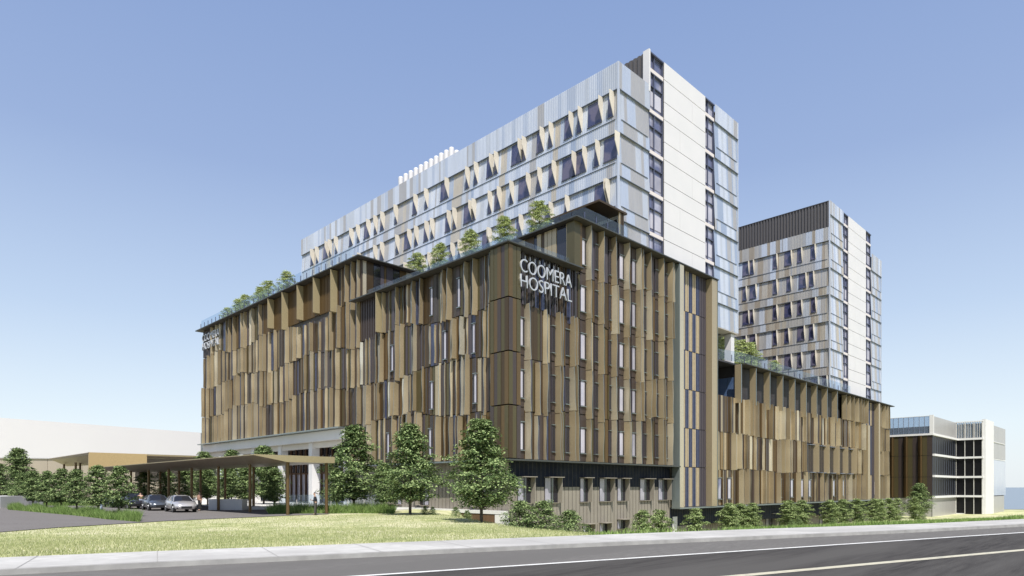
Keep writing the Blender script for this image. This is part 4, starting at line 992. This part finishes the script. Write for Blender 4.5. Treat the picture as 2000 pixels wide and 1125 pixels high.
def bed(pts):      # band between polyline pairs: (px, Ynear, Yfar)
    def f(rnd):
        k = rnd.random() * (len(pts) - 1); i = int(k); t = k - i
        x = lerp(pts[i][0], pts[i + 1][0], t); Y0 = lerp(pts[i][1], pts[i + 1][1], t); Y1 = lerp(pts[i][2], pts[i + 1][2], t)
        Y = rnd.uniform(Y0, Y1); X = (x - 1000) / 1278 * Y
        return X, Y, 0.03, 0.7 + 0.5 * math.sin(X * 3.1) * math.sin(Y * 2.3)
    return f
blades('grass_bed', 26000, bed([(16, 62, 70), (80, 55, 64), (150, 49, 58), (210, 43.5, 51), (272, 40.5, 43)]), 0.55, 0.02, 'grass_blade', 'tall grass bed under the row of young trees', 2)
blades('grass_bed', 16000, bed([(86, 76, 80), (260, 74, 80)]), 0.6, 0.03, 'grass_blade', 'grass strip behind the driveway at left', 3)
blades('grass_bed', 26000, bed([(525, 52.5, 56), (600, 53.2, 57), (700, 54, 59), (770, 53, 58)]), 0.75, 0.022, 'grass_blade', 'grass bed behind the standing man', 4)
def lawn_s(rnd):
    while True:
        x = rnd.uniform(-60, 1170); s_ = rnd.random(); Y = 15 * (52 / 15) ** (s_ ** 0.9); X = (x - 1000) / 1278 * Y
        s, d = sd(X, Y)
        lim = interp(x, [(-60, 29.5), (0, 31.2), (110, 34.5), (230, 38), (430, 44.5), (560, 49), (700, 52), (1200, 52)])
        if d > path_d(s) + 0.1 and Y < lim: return X, Y, zt(X, Y), 1
blades('lawn_grass', 90000, lawn_s, 0.075, 0.012, 'lawn_blade', 'short pale lawn grass on the bank beside the footpath', 5)
def verge(rnd):
    while True:
        x = rnd.uniform(1150, 2000); Y = 20 + 110 * rnd.random() ** 1.2; X = (x - 1000) / 1278 * Y; s, d = sd(X, Y)
        p = c2w(X, Y)
        if d > path_d(s) + 0.1 and p.y < 0.5 - (0 if p.x < 105 else -2): return X, Y, zt(X, Y), 0.6 + 0.5 * math.sin(X * .9) * math.sin(Y * .7)
blades('verge_grass', 60000, verge, 0.28, 0.03, 'grass_blade', 'rough green verge between the footpath and the bronze wing', 6)
# low bushes on the verge
for i, (x, Y, s) in enumerate(((1440, 60, .3), (1560, 72, .34), (1546, 70, .28), (1627, 84, .3), (1704, 96, .24), (1801, 124, .5))):
    cam_tree('low_shrub', KH[i % 2], x, Y, s, OR2[i] + ' from the left of the low bushes beneath the street trees', cat='shrub', group='low verge bushes')
for i, (x, Y, s) in enumerate(((830, 50, .22), (845, 50, .2), (890, 48, .25), (912, 46, .26))):
    cam_tree('low_shrub', KH[i % 2], x, Y, s, OR2[i] + ' from the left of the small bushes atop the lawn bank', cat='shrub', group='small bushes on the lawn bank')

# ------------------------------------------------------------------ cars
M['tyre'] = mat('tyre', (0.02, 0.02, 0.02), 0.8); M['rim'] = mat('rim', (0.45, 0.46, 0.48), 0.3, 0.8)
M['silver_paint'] = mat('silver_paint', (0.55, 0.54, 0.55), 0.3, 0.5, coat=0.6); M['grey_paint'] = mat('grey_paint', (0.10, 0.115, 0.14), 0.3, 0.5, coat=0.6)
M['black_paint'] = mat('black_paint', (0.02, 0.02, 0.024), 0.25, 0.2, coat=0.6); M['blue_paint'] = mat('blue_paint', (0.22, 0.25, 0.30), 0.3, 0.5, coat=0.6)
M['car_glass'] = mat('car_glass', (0.02, 0.022, 0.028), 0.04, spec=0.9); M['lamp_glass'] = mat('lamp_glass', (0.6, 0.62, 0.65), 0.1, 0.2, spec=0.9)
M['black_trim'] = mat('black_trim', (0.012, 0.012, 0.013), 0.5)
def make_car(paint, label, loc, rz, suv=0.0):
    root = thing('parked_car', label, 'car', loc, rz, 'cars queued beside the drop-off canopy')
    # stations: x, z bottom, z shoulder, z deck(centre), half width
    S = [(-2.32, .42, .72, .80, .55), (-2.25, .30, .86, .98, .76), (-1.9, .26, .95, 1.06, .86), (-1.3, .24, .97, 1.04, .905), (-.5, .22, .95, 1.0, .92), (.4, .22, .92, .98, .92),
         (1.0, .22, .89, .97, .91), (1.5, .24, .84, .90, .89), (1.95, .26, .75, .81, .84), (2.2, .28, .66, .70, .72), (2.33, .36, .56, .58, .50)]
    mb = MB(); pts = []; k = 9
    for x, zb, zs, zd, hw in S:
        zd += suv * .1
        ring = [(-hw * .86, zb), (-hw, zb + .14), (-hw * 1.01, (zb + zs) / 2 + .05), (-hw * .95, zs), (-hw * .62, zd - .015), (0, zd + .012), (hw * .62, zd - .015), (hw * .95, zs), (hw * 1.01, (zb + zs) / 2 + .05), (hw, zb + .14), (hw * .86, zb)]
        pts += [Vector((x, y, z)) for y, z in ring]
    k = 11; fs = []
    for i in range(len(S) - 1):
        for j in range(k): fs.append((i * k + j, i * k + (j + 1) % k, (i + 1) * k + (j + 1) % k, (i + 1) * k + j))
    fs += [tuple(range(k)), tuple(range((len(S) - 1) * k, len(S) * k))]
    mb.add(pts, fs, paint); mb.build('body', root, smooth=True)
    # greenhouse
    T = 1.44 + suv
    G = [(-1.75, .98, .99, .80, .74), (-1.05, .97, T - .06, .80, .60), (-.45, .96, T, .81, .60), (.15, .95, T - .01, .81, .60), (.45, .94, T - .07, .80, .58), (1.12, .92, .94, .78, .70)]
    mb = MB(); pts = []
    for x, z0, z1, h0, h1 in G: pts += [Vector((x, y, z)) for y, z in ((-h0, z0 - .03), (-h1, z1 - .05 * (z1 > 1.1)), (-h1 * .7, z1), (h1 * .7, z1), (h1, z1 - .05 * (z1 > 1.1)), (h0, z0 - .03))]
    fs = []
    for i in range(len(G) - 1):
        for j in range(5): fs.append((i * 6 + j, i * 6 + j + 1, i * 6 + 7 + j, i * 6 + 6 + j))
    mb.add(pts, fs, 'car_glass'); mb.build('window', root, smooth=False)
    mb = MB(); pts = []
    for x, z0, z1, h0, h1 in G[1:5]: pts += [Vector((x, y, z)) for y, z in ((-h1 - .01, z1 - .055), (-h1 * .7, z1 + .012), (h1 * .7, z1 + .012), (h1 + .01, z1 - .055))]
    fs = []
    for i in range(3):
        for j in range(3): fs.append((i * 4 + j, i * 4 + j + 1, i * 4 + 5 + j, i * 4 + 4 + j))
    mb.add(pts, fs, paint)
    for sgn in (-1, 1):
        for (xa, za, ha), (xb, zb, hb) in (((1.12, .93, .78), (.45, T - .09, .59)), ((-1.75, .98, .78), (-1.05, T - .08, .61)), ((-.3, .95, .82), (-.35, T - .05, .61))):
            mb.tube((xa, sgn * ha, za), (xb, sgn * hb, zb), .035, .03, paint, 5)
    mb.build('roof', root, smooth=False)
    for xw in (-1.38, 1.40):
        for sgn in (-1, 1):
            wb = MB(); wb.tube((0, -.11, 0), (0, .11, 0), .325, .325, 'tyre', 20); wh = wb.build('wheel', root, loc=(xw, sgn * .80, .325))
            rb = MB(); rb.tube((0, sgn * .08, 0), (0, sgn * .125, 0), .235, .225, 'rim', 16)
            for q in range(5):
                t = q * 1.2566; rb.add([(math.cos(t - .2) * .2, sgn * .128, math.sin(t - .2) * .2), (math.cos(t + .2) * .2, sgn * .128, math.sin(t + .2) * .2), (math.cos(t) * .06, sgn * .128, math.sin(t) * .06)], [(0, 1, 2)], 'black_trim')
            rb.build('rim', wh)
            ab = MB(); ab.tube((0, -.07, 0), (0, .07, 0), .385, .385, 'black_trim', 20); ab.build('wheel_arch', root, loc=(xw, sgn * .845, .35))
    for sgn in (-1, 1):
        hb = MB(); hb.add([(2.02, sgn * .80, .70), (2.24, sgn * .62, .66), (2.27, sgn * .52, .56), (2.1, sgn * .80, .56), (1.80, sgn * .86, .72)], [(0, 1, 2, 3), (0, 3, 4)], 'lamp_glass'); hb.build('headlight', root)
        hb = MB(); hb.box(.72, .88, sgn * .98 - .1, sgn * .98 + .1, .95, 1.07, paint); hb.frame((0, 0, 0), (1, 0, 0), (0, 1, 0)); hb.v = []; hb.f = []; hb.mi = []
        hb.box(.72, .86, sgn * .98 - .1, sgn * .98 + .1, .95, 1.07, paint); hb.build('mirror', root)
    gb = MB(); gb.frame((0, 0, 0), (1, 0, 0), (0, 1, 0)); gb.box(2.2, 2.345, -.42, .42, .33, .52, 'black_trim'); gb.box(2.1, 2.22, -.74, -.5, .3, .42, 'black_trim'); gb.box(2.1, 2.22, .5, .74, .3, .42, 'black_trim'); gb.build('grille', root)
    return root
make_car('silver_paint', 'silver sedan at the head of the queue, nearest the canopy end', (-19.3, 21.2, 0.04), R(-90 - 6))
make_car('grey_paint', 'dark grey sedan right behind the silver one', (-19.5, 27.2, 0.04), R(-90 - 6))
make_car('black_paint', 'black car third in the queue with a person beside it', (-19.8, 33.2, 0.04), R(-90), 0.12)
make_car('blue_paint', 'grey blue car at the back of the queue, half behind a young tree', (-19.8, 39.2, 0.04), R(-90))

# ------------------------------------------------------------------ people
for n_, c_ in (('skin', (0.50, 0.33, 0.25)), ('dark_shirt', (0.018, 0.02, 0.03)), ('grey_trousers', (0.055, 0.055, 0.048)), ('brown_shirt', (0.35, 0.20, 0.14)), ('jeans', (0.30, 0.36, 0.48)), ('hair_dark', (0.03, 0.02, 0.015)), ('red_shirt', (0.30, 0.06, 0.06)), ('shoe', (0.015, 0.015, 0.015)), ('black_cloth', (0.02, 0.02, 0.02))):
    M[n_] = mat(n_, c_, 0.75, c2=tuple(x * .8 for x in c_), scale=6)
def skin(name, joints, edges, root_i, m, parent, lvl=2):
    me = bpy.data.meshes.new(name); me.from_pydata([j[:3] for j in joints], edges, [])
    o = bpy.data.objects.new(name, me); col.objects.link(o)
    md = o.modifiers.new('s', 'SKIN'); md.use_smooth_shade = True
    bm = bmesh.new(); bm.from_mesh(me); lay = bm.verts.layers.skin.verify()
    bm.verts.ensure_lookup_table()
    for i, v in enumerate(bm.verts):
        rr = joints[i][3]; v[lay].radius = rr if isinstance(rr, tuple) else (rr, rr); v[lay].use_root = (i == root_i)
    bm.to_mesh(me); bm.free()
    s2 = o.modifiers.new('d', 'SUBSURF'); s2.levels = lvl; s2.render_levels = lvl
    bpy.context.view_layer.update(); dg = bpy.context.evaluated_depsgraph_get()
    nm = bpy.data.meshes.new_from_object(o.evaluated_get(dg)); bpy.data.objects.remove(o)
    nm.materials.clear(); nm.materials.append(M[m])
    for p in nm.polygons: p.use_smooth = True
    r = bpy.data.objects.new(name, nm); col.objects.link(r); r.parent = parent; return r
def person(label, loc, rz, shirt, trousers, pose='phone', hair='hair_dark'):
    root = thing('person', label, 'person', loc, rz)
    lean = 0.0
    # faces +x ; y left
    hx = 0.05 if pose == 'phone' else (0.38 if pose == 'bend' else 0.0); hz = 1.62 if pose != 'bend' else 1.48; nz = hz - .16
    st_ = 0.16 if pose == 'walk' else 0.03
    J = [(0, 0, .95, (.14, .11)), (0, 0, 1.15, (.13, .10)), (hx * .5, 0, 1.33 if pose != 'bend' else 1.26, (.16, .11)), (hx * .8, 0, nz - .02, .065), (hx, 0, nz + .06, .058), (hx + .03, 0, hz, (.085, .10)), (hx + .03, 0, hz + .09, (.07, .085))]
    E = [(0, 1), (1, 2), (2, 3), (3, 4), (4, 5), (5, 6)]
    hips = {}
    for s in (-1, 1):
        b = len(J); f = s * st_
        J += [(0, s * .09, .88, .09), (f * .5, s * .10, .50, .062), (f, s * .10, .10, .042), (f + .13, s * .11, .04, (.035, .045))]
        E += [(0, b), (b, b + 1), (b + 1, b + 2), (b + 2, b + 3)]; hips[s] = b
        b = len(J); sh = (hx * .7, s * .19, (1.39 if pose != 'bend' else 1.32))
        if pose == 'phone': el = (hx * .6 - .02, s * .23, 1.10); wr = (.26, s * .12, 1.16) if s == 1 else (.03, s * .25, .86)
        elif pose == 'bend': el = (.42, s * .24, 1.12); wr = (.60, s * .2, 1.0)
        else: el = (-.03 * s, s * .25, 1.10); wr = (.06 * s, s * .26, .86)
        J += [(*sh, .052), (*el, .040), (*wr, .028)]; E += [(2, b), (b, b + 1), (b + 1, b + 2)]
        w = Vector(wr); dr = (w - Vector(el)).normalized(); side = Vector((0, -s, 0))
        pb = len(J); pm = w + dr * .06; J.append((*pm, (.03, .018))); E.append((b + 2, pb))
        up = dr.cross(side).normalized()
        for q, (off, ln) in enumerate(((-.026, .065), (-.009, .075), (.009, .07), (.026, .055))):
            c = len(J); f0 = pm + up * off + dr * .02; f1 = f0 + dr * ln * .55 + side * .008; f2 = f1 + dr * ln * .4 + side * .02
            J += [(*f0, .009), (*f1, .008), (*f2, .007)]; E += [(pb, c), (c, c + 1), (c + 1, c + 2)]
        c = len(J); f0 = w + dr * .03 + up * .035 + side * .01; f1 = f0 + dr * .035 + up * .02 + side * .015; J += [(*f0, .01), (*f1, .008)]; E += [(pb, c), (c, c + 1)]
    skin('body', J, E, 0, 'skin', root)
    # clothing shells over the same skeleton
    TJ = [(0, 0, 1.06, (.15, .12)), (0, 0, .90, (.165, .135))]; TE = [(0, 1)]
    for s in (-1, 1):
        f = s * st_; b = len(TJ); TJ += [(0, s * .09, .82, .11), (f * .5, s * .10, .50, .085), (f, s * .10, .07, .068)]; TE += [(1, b), (b, b + 1), (b + 1, b + 2)]
    skin('trousers', TJ, TE, 0, trousers, root)
    SJ = [(0, 0, .86, (.18, .145)), (0, 0, 1.12, (.165, .13)), (J[2][0], 0, J[2][2], (.185, .13)), (J[3][0] * .95, 0, J[3][2] - .03, .085)]; SE = [(0, 1), (1, 2), (2, 3)]
    for s in (-1, 1):
        b = len(SJ); k = hips[s] + 4
        SJ += [(J[k][0], J[k][1], J[k][2], .068), (J[k + 1][0], J[k + 1][1], J[k + 1][2], .055), (lerp(J[k + 1][0], J[k + 2][0], .8), lerp(J[k + 1][1], J[k + 2][1], .8), lerp(J[k + 1][2], J[k + 2][2], .8), .042)]
        SE += [(2, b), (b, b + 1), (b + 1, b + 2)]
    skin('shirt', SJ, SE, 0, shirt, root)
    for s in (-1, 1):
        f = s * st_; skin('shoe', [(f - .04, s * .105, .045, (.05, .045)), (f + .07, s * .11, .04, (.05, .04)), (f + .17, s * .115, .03, (.042, .03))], [(0, 1), (1, 2)], 0, 'shoe', root, 1)
    skin('hair', [(hx - .01, 0, hz + .03, (.09, .075)), (hx - .005, 0, hz + .10, (.092, .085)), (hx + .05, 0, hz + .125, (.075, .05))], [(0, 1), (1, 2)], 0, hair, root)
    # face: nose, ears, eyes
    fb = MB(); fx = hx + .03 + .098
    fb.add([(fx - .01, -.012, hz + .015), (fx - .01, .012, hz + .015), (fx + .022, 0, hz - .02), (fx - .01, 0, hz - .03)], [(0, 1, 2), (0, 2, 3), (1, 3, 2)], 'skin')
    for s in (-1, 1): fb.tube((hx + .02, s * .083, hz + .0), (hx + .02, s * .10, hz + .005), .028, .02, 'skin', 8)
    fb.build('face', root)
    eb = MB()
    for s in (-1, 1): eb.tube((fx - .02, s * .032, hz + .022), (fx - .004, s * .032, hz + .022), .011, .009, 'hair_dark', 8)
    eb.tube((fx - .018, -.022, hz - .052), (fx - .018, .022, hz - .052), .006, .006, 'red_shirt', 6)
    eb.build('eye', root)
    return root
def at(x, Y, z=0.06): X = (x - 1000) / 1278 * Y; return c2w(X, Y, z)
pm = person('man in dark jumper and grey trousers standing under the canopy end with a phone', at(616, 50.5, 0.03), R(45.27 + 90 + 10), 'dark_shirt', 'grey_trousers', 'phone')
ph = MB(); ph.frame((0, 0, 0), (1, 0, 0), (0, 1, 0)); ph.box(-.006, .006, -.036, .036, -.07, .07, 'black_trim')
c_, s_ = math.cos(R(145.27)), math.sin(R(145.27)); hp = pm.location + Vector((c_ * .35 - s_ * .11, s_ * .35 + c_ * .11, 1.19))
pho = ph.build('phone', loc=hp); pho.rotation_euler = (0, R(35), R(145)); tag(pho, 'dark phone in the hand of the man in the dark jumper', 'phone')
person('person in a reddish brown shirt standing right of the silver sedan', at(390, 59.5, 0.04), R(200), 'brown_shirt', 'black_cloth', 'stand')
person('person in a brown top leaning towards the black car', at(275, 64.2, 0.04), R(80), 'brown_shirt', 'jeans', 'bend')
person('person in a red top walking behind the young tree left of the cars', at(198, 60, 0.04), R(30), 'red_shirt', 'jeans', 'walk')
